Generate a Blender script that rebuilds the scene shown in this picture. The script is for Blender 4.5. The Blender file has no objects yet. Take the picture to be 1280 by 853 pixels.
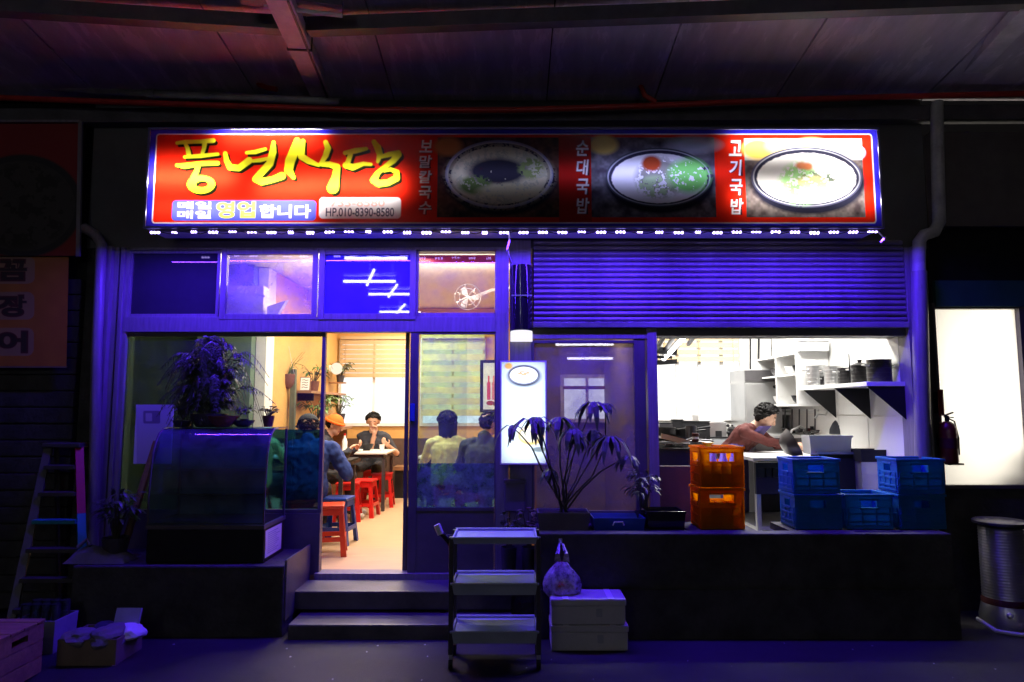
import bpy, bmesh, math, random
import numpy as np
from mathutils import Vector, Matrix, noise as mnoise
from mathutils.bvhtree import BVHTree
random.seed(7)
rng = np.random.default_rng(7)
R = math.radians
scene = bpy.context.scene
COL = scene.collection
V = Vector

# ------------------------------------------------------------------ camera
CAM_Y, EYE, PITCH, F = -5.5, 1.57, R(5.63), 853.33
cam_data = bpy.data.cameras.new('camera')
cam_data.sensor_width = 36.0
cam_data.lens = 24.0
cam_data.clip_start = 0.05
cam_data.clip_end = 500.0
cam = bpy.data.objects.new('camera', cam_data)
COL.objects.link(cam)
cam.location = (0, CAM_Y, EYE)
cam.rotation_euler = (R(90) + PITCH, 0, 0)
scene.camera = cam

# ------------------------------------------------------------------ world and exposure (night)
world = bpy.data.worlds.new('World')
scene.world = world
world.use_nodes = True
wn = world.node_tree.nodes
wl = world.node_tree.links
sky_tex = wn.new('ShaderNodeTexSky')
sky_tex.sky_type = 'NISHITA'
sky_tex.sun_disc = False
sky_tex.sun_elevation = R(-3.0)
sky_tex.sun_rotation = R(200)
wl.new(sky_tex.outputs[0], wn['Background'].inputs[0])
wn['Background'].inputs[1].default_value = 0.06
scene.view_settings.view_transform = 'Standard'
scene.view_settings.look = 'None'
scene.view_settings.gamma = 1.0
scene.view_settings.use_curve_mapping = False
scene.view_settings.exposure = 0.0
scene.cycles.use_denoising = True
scene.cycles.max_bounces = 8
scene.cycles.diffuse_bounces = 4
scene.cycles.glossy_bounces = 4
scene.cycles.transparent_max_bounces = 16
scene.cycles.sample_clamp_indirect = 6.0
scene.cycles.caustics_reflective = False
scene.cycles.caustics_refractive = False

def lamp(name, loc, size, power, col, direction=(0, 0, -1), parent=None, spread=180):
    d = bpy.data.lights.new(name, 'AREA')
    d.shape = 'RECTANGLE'
    d.size, d.size_y = size
    d.energy = power
    d.color = col
    d.spread = R(spread)
    o = bpy.data.objects.new(name, d)
    COL.objects.link(o)
    o.location = loc
    q = V(direction).normalized().to_track_quat('-Z', 'Y')
    o.rotation_euler = q.to_euler()
    return o

LED_BLUE = (0.072, 0.016, 1.0)
# the blue LED strip under the sign (the modules themselves are built below)
led_lamp = lamp('led_light', (0.0, -0.432, 2.854), (6.0, 0.02), 190.0, LED_BLUE, (0, 0, -1))
# dining room and kitchen ceiling lamps (hidden behind the lintels, as in the photograph)
lamp('dining_light', (-1.35, 2.3, 3.02), (1.2, 0.15), 85.0, (1.0, 0.86, 0.66))
lamp('dining_light', (-1.35, 4.0, 3.02), (1.2, 0.15), 75.0, (1.0, 0.86, 0.66))
lamp('dining_light', (-1.6, 0.85, 3.02), (1.6, 0.15), 58.0, (1.0, 0.88, 0.72))
lamp('kitchen_light', (2.45, 1.9, 2.78), (1.2, 0.15), 92.0, (1.0, 0.97, 0.92))
lamp('kitchen_light', (2.3, 0.75, 2.78), (1.2, 0.15), 50.0, (1.0, 0.97, 0.92))
lamp('ceiling_fill', (-0.6, 1.5, 2.6), (1.2, .15), 16.0, (1, .9, .8), (0, 0, 1))  # added upward lamp out of view, brightens the dining ceiling
lamp('ceiling_fill', (-1.7, 1.6, 2.6), (1.2, .15), 10.0, (1, .9, .8), (0, 0, 1))  # second added upward lamp for the same ceiling
lamp('pantry_light', (0.6, 1.6, 2.7), (0.6, 0.1), 14.0, (1.0, 0.85, 0.7))

# ------------------------------------------------------------------ helpers
CP, SP = math.cos(PITCH), math.sin(PITCH)
def at(px, py, Y):
    """point where the photograph's pixel (1280 wide) meets the plane y = Y"""
    u, v = (px - 640) / F, (426.5 - py) / F
    t = (Y - CAM_Y) / (CP - v * SP)
    return V((u * t, Y, EYE + (SP + v * CP) * t))
def ax(px, Y, py=426): return at(px, py, Y).x
def az(py, Y): return at(640, py, Y).z

class MB:
    def __init__(s): s.v, s.f, s.m = [], [], []
    def add(s, vs, fs, mi=0):
        n = len(s.v)
        s.v += [tuple(p) for p in vs]
        s.f += [tuple(i + n for i in f) for f in fs]
        s.m += [mi] * len(fs)
        return s
    def box(s, x0, x1, y0, y1, z0, z1, mi=0):
        vs = [(x, y, z) for z in (z0, z1) for y in (y0, y1) for x in (x0, x1)]
        return s.add(vs, [(0, 2, 3, 1), (4, 5, 7, 6), (0, 1, 5, 4), (2, 6, 7, 3), (0, 4, 6, 2), (1, 3, 7, 5)], mi)
    def obox(s, c, size, rot=None, mi=0):
        M = (rot or Matrix.Identity(3))
        sx, sy, sz = size[0] / 2, size[1] / 2, size[2] / 2
        vs = [V(c) + M @ V((x, y, z)) for z in (-sz, sz) for y in (-sy, sy) for x in (-sx, sx)]
        return s.add(vs, [(0, 2, 3, 1), (4, 5, 7, 6), (0, 1, 5, 4), (2, 6, 7, 3), (0, 4, 6, 2), (1, 3, 7, 5)], mi)
    def tube(s, pts, rad, n=8, mi=0, cap=True):
        pts = [V(p) for p in pts]
        k = len(pts)
        if not hasattr(rad, '__len__'): rad = [rad] * k
        vs, prev = [], None
        for i, p in enumerate(pts):
            t = (pts[min(i + 1, k - 1)] - pts[max(i - 1, 0)]).normalized()
            if prev is None:
                a = V((0, 0, 1)) if abs(t.z) < .9 else V((1, 0, 0))
                a = (a - t * a.dot(t)).normalized()
            else:
                a = prev - t * prev.dot(t)
                a = a.normalized() if a.length > 1e-6 else V((1, 0, 0))
            prev = a
            b = t.cross(a)
            for j in range(n):
                w = 2 * math.pi * j / n
                vs.append(p + (a * math.cos(w) + b * math.sin(w)) * rad[i])
        fs = [(i * n + j, i * n + (j + 1) % n, (i + 1) * n + (j + 1) % n, (i + 1) * n + j) for i in range(k - 1) for j in range(n)]
        if cap:
            fs.append(tuple(range(n - 1, -1, -1)))
            fs.append(tuple((k - 1) * n + j for j in range(n)))
        return s.add(vs, fs, mi)
    def beam(s, a, b, w, h, mi=0):
        a, b = V(a), V(b)
        d = b - a
        q = d.to_track_quat('Y', 'Z').to_matrix()
        return s.obox((a + b) / 2, (w, d.length, h), q, mi)
    def lathe(s, prof, c=(0, 0, 0), n=20, mi=0, rot=None):
        M = rot or Matrix.Identity(3)
        vs = []
        for r, z in prof:
            for j in range(n):
                w = 2 * math.pi * j / n
                vs.append(V(c) + M @ V((r * math.cos(w), r * math.sin(w), z)))
        fs = [(i * n + j, i * n + (j + 1) % n, (i + 1) * n + (j + 1) % n, (i + 1) * n + j) for i in range(len(prof) - 1) for j in range(n)]
        if prof[0][0] > 1e-5: fs.append(tuple(range(n - 1, -1, -1)))
        if prof[-1][0] > 1e-5: fs.append(tuple((len(prof) - 1) * n + j for j in range(n)))
        return s.add(vs, fs, mi)
    def ball(s, c, r, mi=0, n=10, sq=(1, 1, 1), rot=None):
        M = rot or Matrix.Identity(3)
        vs, fs = [], []
        m = max(5, n // 2 + 1)
        for i in range(m + 1):
            ph = math.pi * i / m
            for j in range(n):
                w = 2 * math.pi * j / n
                vs.append(V(c) + M @ V((r * sq[0] * math.sin(ph) * math.cos(w), r * sq[1] * math.sin(ph) * math.sin(w), r * sq[2] * math.cos(ph))))
        for i in range(m):
            for j in range(n):
                fs.append((i * n + j, (i + 1) * n + j, (i + 1) * n + (j + 1) % n, i * n + (j + 1) % n))
        return s.add(vs, fs, mi)
    def ribbon(s, pts, widths, side, mi=0, sag=0.0):
        """a flat strip along pts; side = the across direction; sag folds it along its middle"""
        side = V(side).normalized()
        vs = []
        for p, w in zip(pts, widths):
            p = V(p)
            vs += [p - side * w / 2, p + V((0, 0, sag * w)), p + side * w / 2]
        fs = []
        for i in range(len(pts) - 1):
            a = 3 * i
            fs += [(a, a + 1, a + 4, a + 3), (a + 1, a + 2, a + 5, a + 4)]
        return s.add(vs, fs, mi)
    def poly(s, pts2, y0, y1, mi=0):
        """outline in (x,z) extruded from y0 to y1"""
        n = len(pts2)
        vs = [(x, y0, z) for x, z in pts2] + [(x, y1, z) for x, z in pts2]
        fs = [tuple(range(n)), tuple(range(2 * n - 1, n - 1, -1))] + [(i, i + n, (i + 1) % n + n, (i + 1) % n) for i in range(n)]
        return s.add(vs, fs, mi)

def link(name, me, parent=None, loc=(0, 0, 0)):
    o = bpy.data.objects.new(name, me)
    COL.objects.link(o)
    o.location = loc
    if parent is not None: o.parent = parent
    return o
def root_loc(p):
    l = V((0, 0, 0))
    while p is not None:
        l += p.location
        p = p.parent
    return l
def obj(name, mb, mat, parent=None, smooth=False, bevel=0.0, world=True, loc=None, kind=None, label=None):
    """mb holds world coordinates when world is true (parents must be unrotated while building)"""
    off = root_loc(parent) if (world and parent is not None) else V((0, 0, 0))
    if loc is not None: off = V(loc)
    me = bpy.data.meshes.new(name)
    me.from_pydata([(a - off.x, b - off.y, c - off.z) for a, b, c in mb.v], [], mb.f)
    for m in (mat if isinstance(mat, (list, tuple)) else [mat]): me.materials.append(m)
    if any(mb.m): me.polygons.foreach_set('material_index', mb.m)
    bm = bmesh.new(); bm.from_mesh(me)
    bmesh.ops.recalc_face_normals(bm, faces=bm.faces)
    if bevel:
        es = [e for e in bm.edges if len(e.link_faces) == 2 and e.calc_face_angle(0) > 0.6]
        bmesh.ops.bevel(bm, geom=es, offset=bevel, segments=2, affect='EDGES', profile=0.6, clamp_overlap=True)
    if smooth:
        for f in bm.faces: f.smooth = True
        for e in bm.edges:
            if len(e.link_faces) == 2 and e.calc_face_angle(0) > 0.7: e.smooth = False
    bm.to_mesh(me); bm.free()
    o = link(name, me, parent, loc if (loc is not None and parent is None) else (0, 0, 0))
    if kind: o['kind'] = kind
    if label: o['label'] = label
    return o
def thing(name, label, cat, loc=(0, 0, 0), rotz=0.0, group=None):
    o = bpy.data.objects.new(name, None)
    o.empty_display_size = 0.1
    COL.objects.link(o)
    o.location = loc
    o.rotation_euler = (0, 0, rotz)
    o['label'], o['category'] = label, cat
    if group: o['group'] = group
    return o
def tag(o, label, cat, group=None):
    o['label'], o['category'] = label, cat
    if group: o['group'] = group
    return o
def dup(src, loc, rotz=None, label=None):
    r = src.copy(); COL.objects.link(r); r.location = loc
    if rotz is not None: r.rotation_euler = (0, 0, rotz)
    if label: r['label'] = label
    for ch in list(src.children):
        c = ch.copy(); COL.objects.link(c); c.parent = r
        for g in list(ch.children):
            d = g.copy(); COL.objects.link(d); d.parent = c
    return r

# ------------------------------------------------------------------ materials
def mat(name, col, rough=0.5, metal=0.0, var=0.18, scale=6.0, bump=0.08, spec=0.5, fine=60.0, stretch=None, coat=0.0, sharp=False, thru=0.0, rr=0.1):
    m = bpy.data.materials.new(name); m.use_nodes = True
    n, l = m.node_tree.nodes, m.node_tree.links
    b = n['Principled BSDF']
    b.inputs['Metallic'].default_value = metal
    b.inputs['Specular IOR Level'].default_value = spec
    b.inputs['Coat Weight'].default_value = coat
    tc = n.new('ShaderNodeTexCoord')
    src = tc.outputs['Object']
    if stretch:
        mp = n.new('ShaderNodeMapping'); mp.inputs['Scale'].default_value = stretch
        l.new(src, mp.inputs[0]); src = mp.outputs[0]
    nz = n.new('ShaderNodeTexNoise'); nz.inputs['Scale'].default_value = scale; nz.inputs['Detail'].default_value = 6
    nz.inputs['Roughness'].default_value = 0.65
    l.new(src, nz.inputs['Vector'])
    cr = n.new('ShaderNodeValToRGB')
    cr.color_ramp.elements[0].position = 0.3; cr.color_ramp.elements[1].position = 0.75
    d = [max(0, c * (1 - var)) for c in col]; e = [min(1, c * (1 + var)) for c in col]
    cr.color_ramp.elements[0].color = (*d, 1); cr.color_ramp.elements[1].color = (*e, 1)
    l.new(nz.outputs[0], cr.inputs[0]); l.new(cr.outputs[0], b.inputs['Base Color'])
    mr = n.new('ShaderNodeMapRange'); mr.inputs[3].default_value = max(0.02, rough - rr); mr.inputs[4].default_value = min(1, rough + rr)
    l.new(nz.outputs[0], mr.inputs[0])
    if sharp: b.inputs['Roughness'].default_value = rough; b.inputs['Coat Roughness'].default_value = .01
    else: l.new(mr.outputs[0], b.inputs['Roughness'])
    if thru:
        tl = n.new('ShaderNodeBsdfTranslucent'); l.new(cr.outputs[0], tl.inputs[0]); mx = n.new('ShaderNodeMixShader'); mx.inputs[0].default_value = thru
        l.new(b.outputs[0], mx.inputs[1]); l.new(tl.outputs[0], mx.inputs[2]); l.new(mx.outputs[0], n['Material Output'].inputs[0])
    if bump:
        nf = n.new('ShaderNodeTexNoise'); nf.inputs['Scale'].default_value = fine; nf.inputs['Detail'].default_value = 4
        l.new(src, nf.inputs['Vector'])
        bp = n.new('ShaderNodeBump'); bp.inputs['Strength'].default_value = bump; bp.inputs['Distance'].default_value = 0.01
        l.new(nf.outputs[0], bp.inputs['Height']); l.new(bp.outputs[0], b.inputs['Normal'])
    return m
def glow(name, col, strength):
    m = bpy.data.materials.new(name); m.use_nodes = True
    n, l = m.node_tree.nodes, m.node_tree.links
    n.remove(n['Principled BSDF'])
    e = n.new('ShaderNodeEmission'); e.inputs[0].default_value = (*col, 1); e.inputs[1].default_value = strength
    l.new(e.outputs[0], n['Material Output'].inputs[0])
    return m
def glass(name, tint=(0.93, 0.97, 0.96), refl=1.0, dirt=0.03, dirt_col=(0.6, 0.6, 0.6), rough=0.015, grime=5.0):
    """a thin pane: clear with a fresnel reflection and a film of dirt"""
    m = bpy.data.materials.new(name); m.use_nodes = True
    n, l = m.node_tree.nodes, m.node_tree.links
    n.remove(n['Principled BSDF'])
    tr = n.new('ShaderNodeBsdfTransparent'); tr.inputs[0].default_value = (*tint, 1)
    gl = n.new('ShaderNodeBsdfGlossy'); gl.inputs['Roughness'].default_value = rough
    fr = n.new('ShaderNodeFresnel'); fr.inputs[0].default_value = 1.5
    mu = n.new('ShaderNodeMath'); mu.operation = 'MULTIPLY'; mu.inputs[1].default_value = refl; mu.use_clamp = True
    l.new(fr.outputs[0], mu.inputs[0])
    df = n.new('ShaderNodeBsdfDiffuse'); df.inputs[0].default_value = (*dirt_col, 1)
    tc = n.new('ShaderNodeTexCoord')
    nz = n.new('ShaderNodeTexNoise'); nz.inputs['Scale'].default_value = grime; nz.inputs['Detail'].default_value = 8; nz.inputs['Roughness'].default_value = .7
    l.new(tc.outputs['Object'], nz.inputs['Vector'])
    mr = n.new('ShaderNodeMapRange'); mr.inputs[1].default_value = .35; mr.inputs[2].default_value = .75; mr.inputs[3].default_value = dirt * .2; mr.inputs[4].default_value = dirt * 2
    l.new(nz.outputs[0], mr.inputs[0])
    m1 = n.new('ShaderNodeMixShader'); l.new(mr.outputs[0], m1.inputs[0]); l.new(tr.outputs[0], m1.inputs[1]); l.new(df.outputs[0], m1.inputs[2])
    m2 = n.new('ShaderNodeMixShader'); l.new(mu.outputs[0], m2.inputs[0]); l.new(m1.outputs[0], m2.inputs[1]); l.new(gl.outputs[0], m2.inputs[2])
    l.new(m2.outputs[0], n['Material Output'].inputs[0])
    return m
def backlit(name, frac=0.6, gloss=0.06):
    """printed translucent sheet: colour from the sheet's own print; lamps behind shine through"""
    m = bpy.data.materials.new(name); m.use_nodes = True
    n, l = m.node_tree.nodes, m.node_tree.links
    n.remove(n['Principled BSDF'])
    at_ = n.new('ShaderNodeAttribute'); at_.attribute_name = 'print'
    tl = n.new('ShaderNodeBsdfTranslucent'); df = n.new('ShaderNodeBsdfDiffuse')
    l.new(at_.outputs[0], tl.inputs[0]); l.new(at_.outputs[0], df.inputs[0])
    mx = n.new('ShaderNodeMixShader'); mx.inputs[0].default_value = frac
    l.new(df.outputs[0], mx.inputs[1]); l.new(tl.outputs[0], mx.inputs[2])
    gl = n.new('ShaderNodeBsdfGlossy'); gl.inputs['Roughness'].default_value = .15
    fr = n.new('ShaderNodeFresnel'); fr.inputs[0].default_value = 1.4
    m2 = n.new('ShaderNodeMixShader'); l.new(fr.outputs[0], m2.inputs[0]); l.new(mx.outputs[0], m2.inputs[1]); l.new(gl.outputs[0], m2.inputs[2])
    l.new(m2.outputs[0], n['Material Output'].inputs[0])
    return m
def printed(name, rough=0.6):
    m = bpy.data.materials.new(name); m.use_nodes = True
    n, l = m.node_tree.nodes, m.node_tree.links
    at_ = n.new('ShaderNodeAttribute'); at_.attribute_name = 'print'
    l.new(at_.outputs[0], n['Principled BSDF'].inputs['Base Color'])
    n['Principled BSDF'].inputs['Roughness'].default_value = rough
    return m

M = {}
M['asphalt'] = mat('asphalt', (0.021, 0.018, 0.024), 0.42, var=.75, scale=1.1, bump=.8, fine=210, rr=.3)
M['concrete_dark'] = mat('concrete_dark', (0.05, 0.048, 0.047), 0.85, var=.6, scale=4, bump=.9, fine=26)
M['concrete_step'] = mat('concrete_step', (0.085, 0.08, 0.085), 0.45, var=.5, scale=4, bump=.25, fine=70)
M['fascia'] = mat('fascia', (0.10, 0.10, 0.095), 0.55, var=.3, scale=2, bump=.1)
M['alu'] = mat('alu', (0.23, 0.21, 0.23), 0.34, var=.25, scale=8, bump=.12, stretch=(6, 6, .6))
M['alu_dark'] = mat('alu_dark', (0.10, 0.085, 0.10), 0.45, var=.25, scale=5, bump=.1)
M['shutter'] = mat('shutter', (0.24, 0.22, 0.25), 0.36, metal=.35, var=.5, scale=2.2, bump=.15, stretch=(.8, 3, 3))
M['roof'] = mat('roof', (0.74, 0.68, 0.74), 0.26, metal=.05, var=.2, scale=2.5, bump=.10, fine=18, stretch=(3, .7, 1))
M['steel_beam'] = mat('steel_beam', (0.1, 0.095, 0.1), 0.5, var=.35, scale=6, bump=.2)
M['steel_light'] = mat('steel_light', (0.7, 0.66, 0.68), 0.4, var=.3, scale=5, bump=.2)
M['pipe_grey'] = mat('pipe_grey', (0.42, 0.42, 0.4), 0.5, var=.35, scale=6, bump=.3)
M['pipe_red'] = mat('pipe_red', (0.5, 0.035, 0.025), 0.35, var=.3, scale=7, bump=.2)
M['glass'] = glass('glass')
M['glass_dirty'] = glass('glass_dirty', tint=(.86, .85, .82), dirt=.10, dirt_col=(.5, .46, .42))
M['glass_door'] = glass('glass_door', tint=(.82, .93, .95), dirt=.13, dirt_col=(.75, .85, .9), grime=9)
M['glass_haze'] = glass('glass_haze', tint=(.9, .86, .9), dirt=.22, dirt_col=(.85, .8, .85), grime=3)
M['pot_black'] = mat('pot_black', (.016, .015, .017), .4, var=.25, spec=.35)
M['glass_grey'] = glass('glass_grey', tint=(.8, .78, .82), dirt=.26, dirt_col=(.66, .58, .64), grime=2.2, refl=1.3)
M['glass_film'] = glass('glass_film', tint=(.19, .48, .68), dirt=.05, dirt_col=(.1, .3, .4))
M['glass_case'] = glass('glass_case', tint=(.42, .62, .84), dirt=.14, refl=1.8, dirt_col=(.4, .48, .6), rough=.04)
M['glass_green'] = glass('glass_green', tint=(.34, .46, .36), dirt=.05, dirt_col=(.3, .4, .3))
M['blue_film'] = mat('blue_film', (0.10, 0.07, 0.5), 0.02, var=.1, bump=0, coat=1.0, sharp=True)
M['dark_film'] = mat('dark_film', (0.035, 0.03, 0.05), 0.02, var=.1, bump=0, sharp=True)
M['plaster_yellow'] = mat('plaster_yellow', (0.62, 0.35, 0.11), 0.75, var=.1, scale=2, bump=.1)
M['plaster_white'] = mat('plaster_white', (0.78, 0.77, 0.73), 0.7, var=.06, scale=2, bump=.08)
M['plaster_green'] = mat('plaster_green', (0.10, 0.16, 0.11), 0.8, var=.2, scale=2, bump=.1)
M['plaster_brown'] = mat('plaster_brown', (0.30, 0.25, 0.235), 0.75, var=.25, scale=2.5, bump=.1)
M['ceiling'] = mat('ceiling', (0.85, 0.82, 0.8), 0.7, var=.08, scale=2, bump=.05)
M['floor_wood'] = mat('floor_wood', (0.62, 0.42, 0.26), 0.35, var=.15, scale=3, bump=.05, stretch=(1, 6, 1))
M['floor_tile'] = mat('floor_tile', (0.5, 0.5, 0.48), 0.35, var=.2, scale=4, bump=.1)
M['tile'] = mat('tile', (0.8, 0.8, 0.78), 0.15, var=.04, scale=2, bump=.02)
M['black'] = mat('black', (0.013, 0.013, 0.015), 0.5, var=.3, bump=.1, spec=.25)
M['black_gloss'] = mat('black_gloss', (0.012, 0.012, 0.014), 0.1, var=.2, bump=0, coat=.6)
M['white_plastic'] = mat('white_plastic', (0.8, 0.8, 0.8), 0.35, var=.05, bump=.03)
M['cloudy_plastic'] = mat('cloudy_plastic', (0.75, 0.75, 0.78), 0.4, var=.06, bump=.03)
M['steel'] = mat('steel', (0.55, 0.55, 0.55), 0.32, metal=.85, var=.12, scale=2, bump=.03)
M['dark_steel'] = mat('dark_steel', (0.08, 0.075, 0.08), 0.35, metal=.5, var=.2, scale=5, bump=.1)
M['white_metal'] = mat('white_metal', (0.8, 0.8, 0.78), 0.3, var=.05, bump=.03)
M['red_plastic'] = mat('red_plastic', (0.62, 0.018, 0.015), 0.3, var=.1, bump=.03)
M['red_orange'] = mat('red_orange', (0.68, 0.06, 0.015), 0.3, var=.1, bump=.03)
M['blue_plastic'] = mat('blue_plastic', (0.015, 0.06, 0.42), 0.35, var=.1, bump=.03)
M['crate_blue'] = mat('crate_blue', (0.02, 0.22, 0.54), 0.42, var=.15, scale=9, bump=.08, thru=.4)
M['crate_orange'] = mat('crate_orange', (0.95, 0.50, 0.02), 0.35, var=.12, scale=9, bump=.05, thru=.85)
M['styrofoam'] = mat('styrofoam', (0.5, 0.5, 0.48), 0.85, var=.08, scale=5, bump=.5, fine=140)
M['grey_plastic'] = mat('grey_plastic', (0.34, 0.36, 0.38), 0.42, var=.12, scale=7, bump=.06)
M['tray_plastic'] = mat('tray_plastic', (0.33, 0.37, 0.43), 0.4, var=.12, scale=7, bump=.06)
M['case_back'] = mat('case_back', (.16, .25, .30), .35, var=.2, bump=0)
M['red_dark'] = mat('red_dark', (.13, .012, .010), .35, var=.15, bump=.03)
M['board_dark'] = mat('board_dark', (.09, .05, .03), .6, var=.3, bump=.1)
M['lit_base'] = glow('lit_base', (.92, .9, 1.0), 1.1)
M['wood'] = mat('wood', (0.34, 0.2, 0.09), 0.6, var=.35, scale=4, bump=.25, stretch=(1.2, 9, 9))
M['wood_brown'] = mat('wood_brown', (0.3, 0.15, 0.07), 0.5, var=.25, scale=4, bump=.1, stretch=(1, 7, 7))
M['blind'] = mat('blind', (0.5, 0.36, 0.2), 0.7, var=.15, scale=5, bump=.1, stretch=(.5, 8, 8))
M['terracotta'] = mat('terracotta', (0.16, 0.06, 0.04), 0.7, var=.3, bump=.2)
M['pot_dark'] = mat('pot_dark', (0.05, 0.045, 0.06), 0.5, var=.3, bump=.2)
M['pot_grey'] = mat('pot_grey', (0.12, 0.10, 0.14), 0.45, var=.2, bump=.1)
M['soil'] = mat('soil', (0.03, 0.022, 0.016), 0.95, var=.4, bump=.6)
M['leaf'] = mat('leaf', (0.075, 0.11, 0.05), 0.4, var=.4, scale=9, bump=.1)
M['leaf_pale'] = mat('leaf_pale', (0.11, 0.13, 0.09), 0.5, var=.4, scale=6, bump=.1)
M['leaf_bright'] = mat('leaf_bright', (0.09, 0.18, 0.045), 0.45, var=.4, scale=9, bump=.1)
M['stem'] = mat('stem', (0.06, 0.055, 0.03), 0.6, var=.3, bump=.1)
M['skin'] = mat('skin', (0.62, 0.37, 0.26), 0.5, var=.07, scale=12, bump=.03)
M['hair'] = mat('hair', (0.007, 0.006, 0.006), 0.7, var=.4, scale=20, bump=.5, fine=120, spec=.2)
M['eye'] = mat('eye', (0.02, 0.015, 0.012), 0.25, var=.1, bump=0)
M['lip'] = mat('lip', (0.42, 0.16, 0.13), 0.5, var=.1, bump=0)
def cloth(n, c): M[n] = mat(n, c, 0.85, var=.2, scale=11, bump=.35, fine=38)
cloth('jacket_blue', (0.02, 0.05, 0.24)); cloth('jacket_dark', (0.03, 0.034, 0.05)); cloth('tee_dark', (0.035, 0.04, 0.055))
cloth('yellow_top', (0.72, 0.62, 0.22)); cloth('cap_black', (0.022, 0.024, 0.034)); cloth('beanie', (0.85, 0.14, 0.012))
cloth('trousers', (0.03, 0.03, 0.04)); cloth('maroon', (0.07, 0.009, 0.007)); cloth('apron', (0.10, 0.07, 0.24)); cloth('rag', (0.17, 0.16, 0.155))
M['shoe'] = mat('shoe', (0.5, 0.45, 0.42), 0.6)
M['paper'] = mat('paper', (0.75, 0.75, 0.75), 0.7, var=.05, bump=.05)
M['card'] = mat('card', (0.2, 0.15, 0.1), 0.8, var=.2, bump=.15)
M['print'] = printed('print'); M['print_gloss'] = printed('print_gloss', .35)
M['backlit'] = backlit('backlit', .62)
M['frosted'] = backlit('frosted', .7)
M['window_light'] = glow('window_light', (1.0, 0.99, 0.96), 1.25)
M['led'] = glow('led', (0.45, 0.34, 1.0), 13.0)
M['tube_light'] = glow('tube_light', (0.9, 0.9, 1.0), 20.0)
M['bag'] = glass('bag', tint=(.75, .72, .8), dirt=.5, dirt_col=(.8, .7, .9), rough=.2, grime=22)
M['bottle_glass'] = glass('bottle_glass', tint=(.7, .85, .75), dirt=.06)
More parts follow.
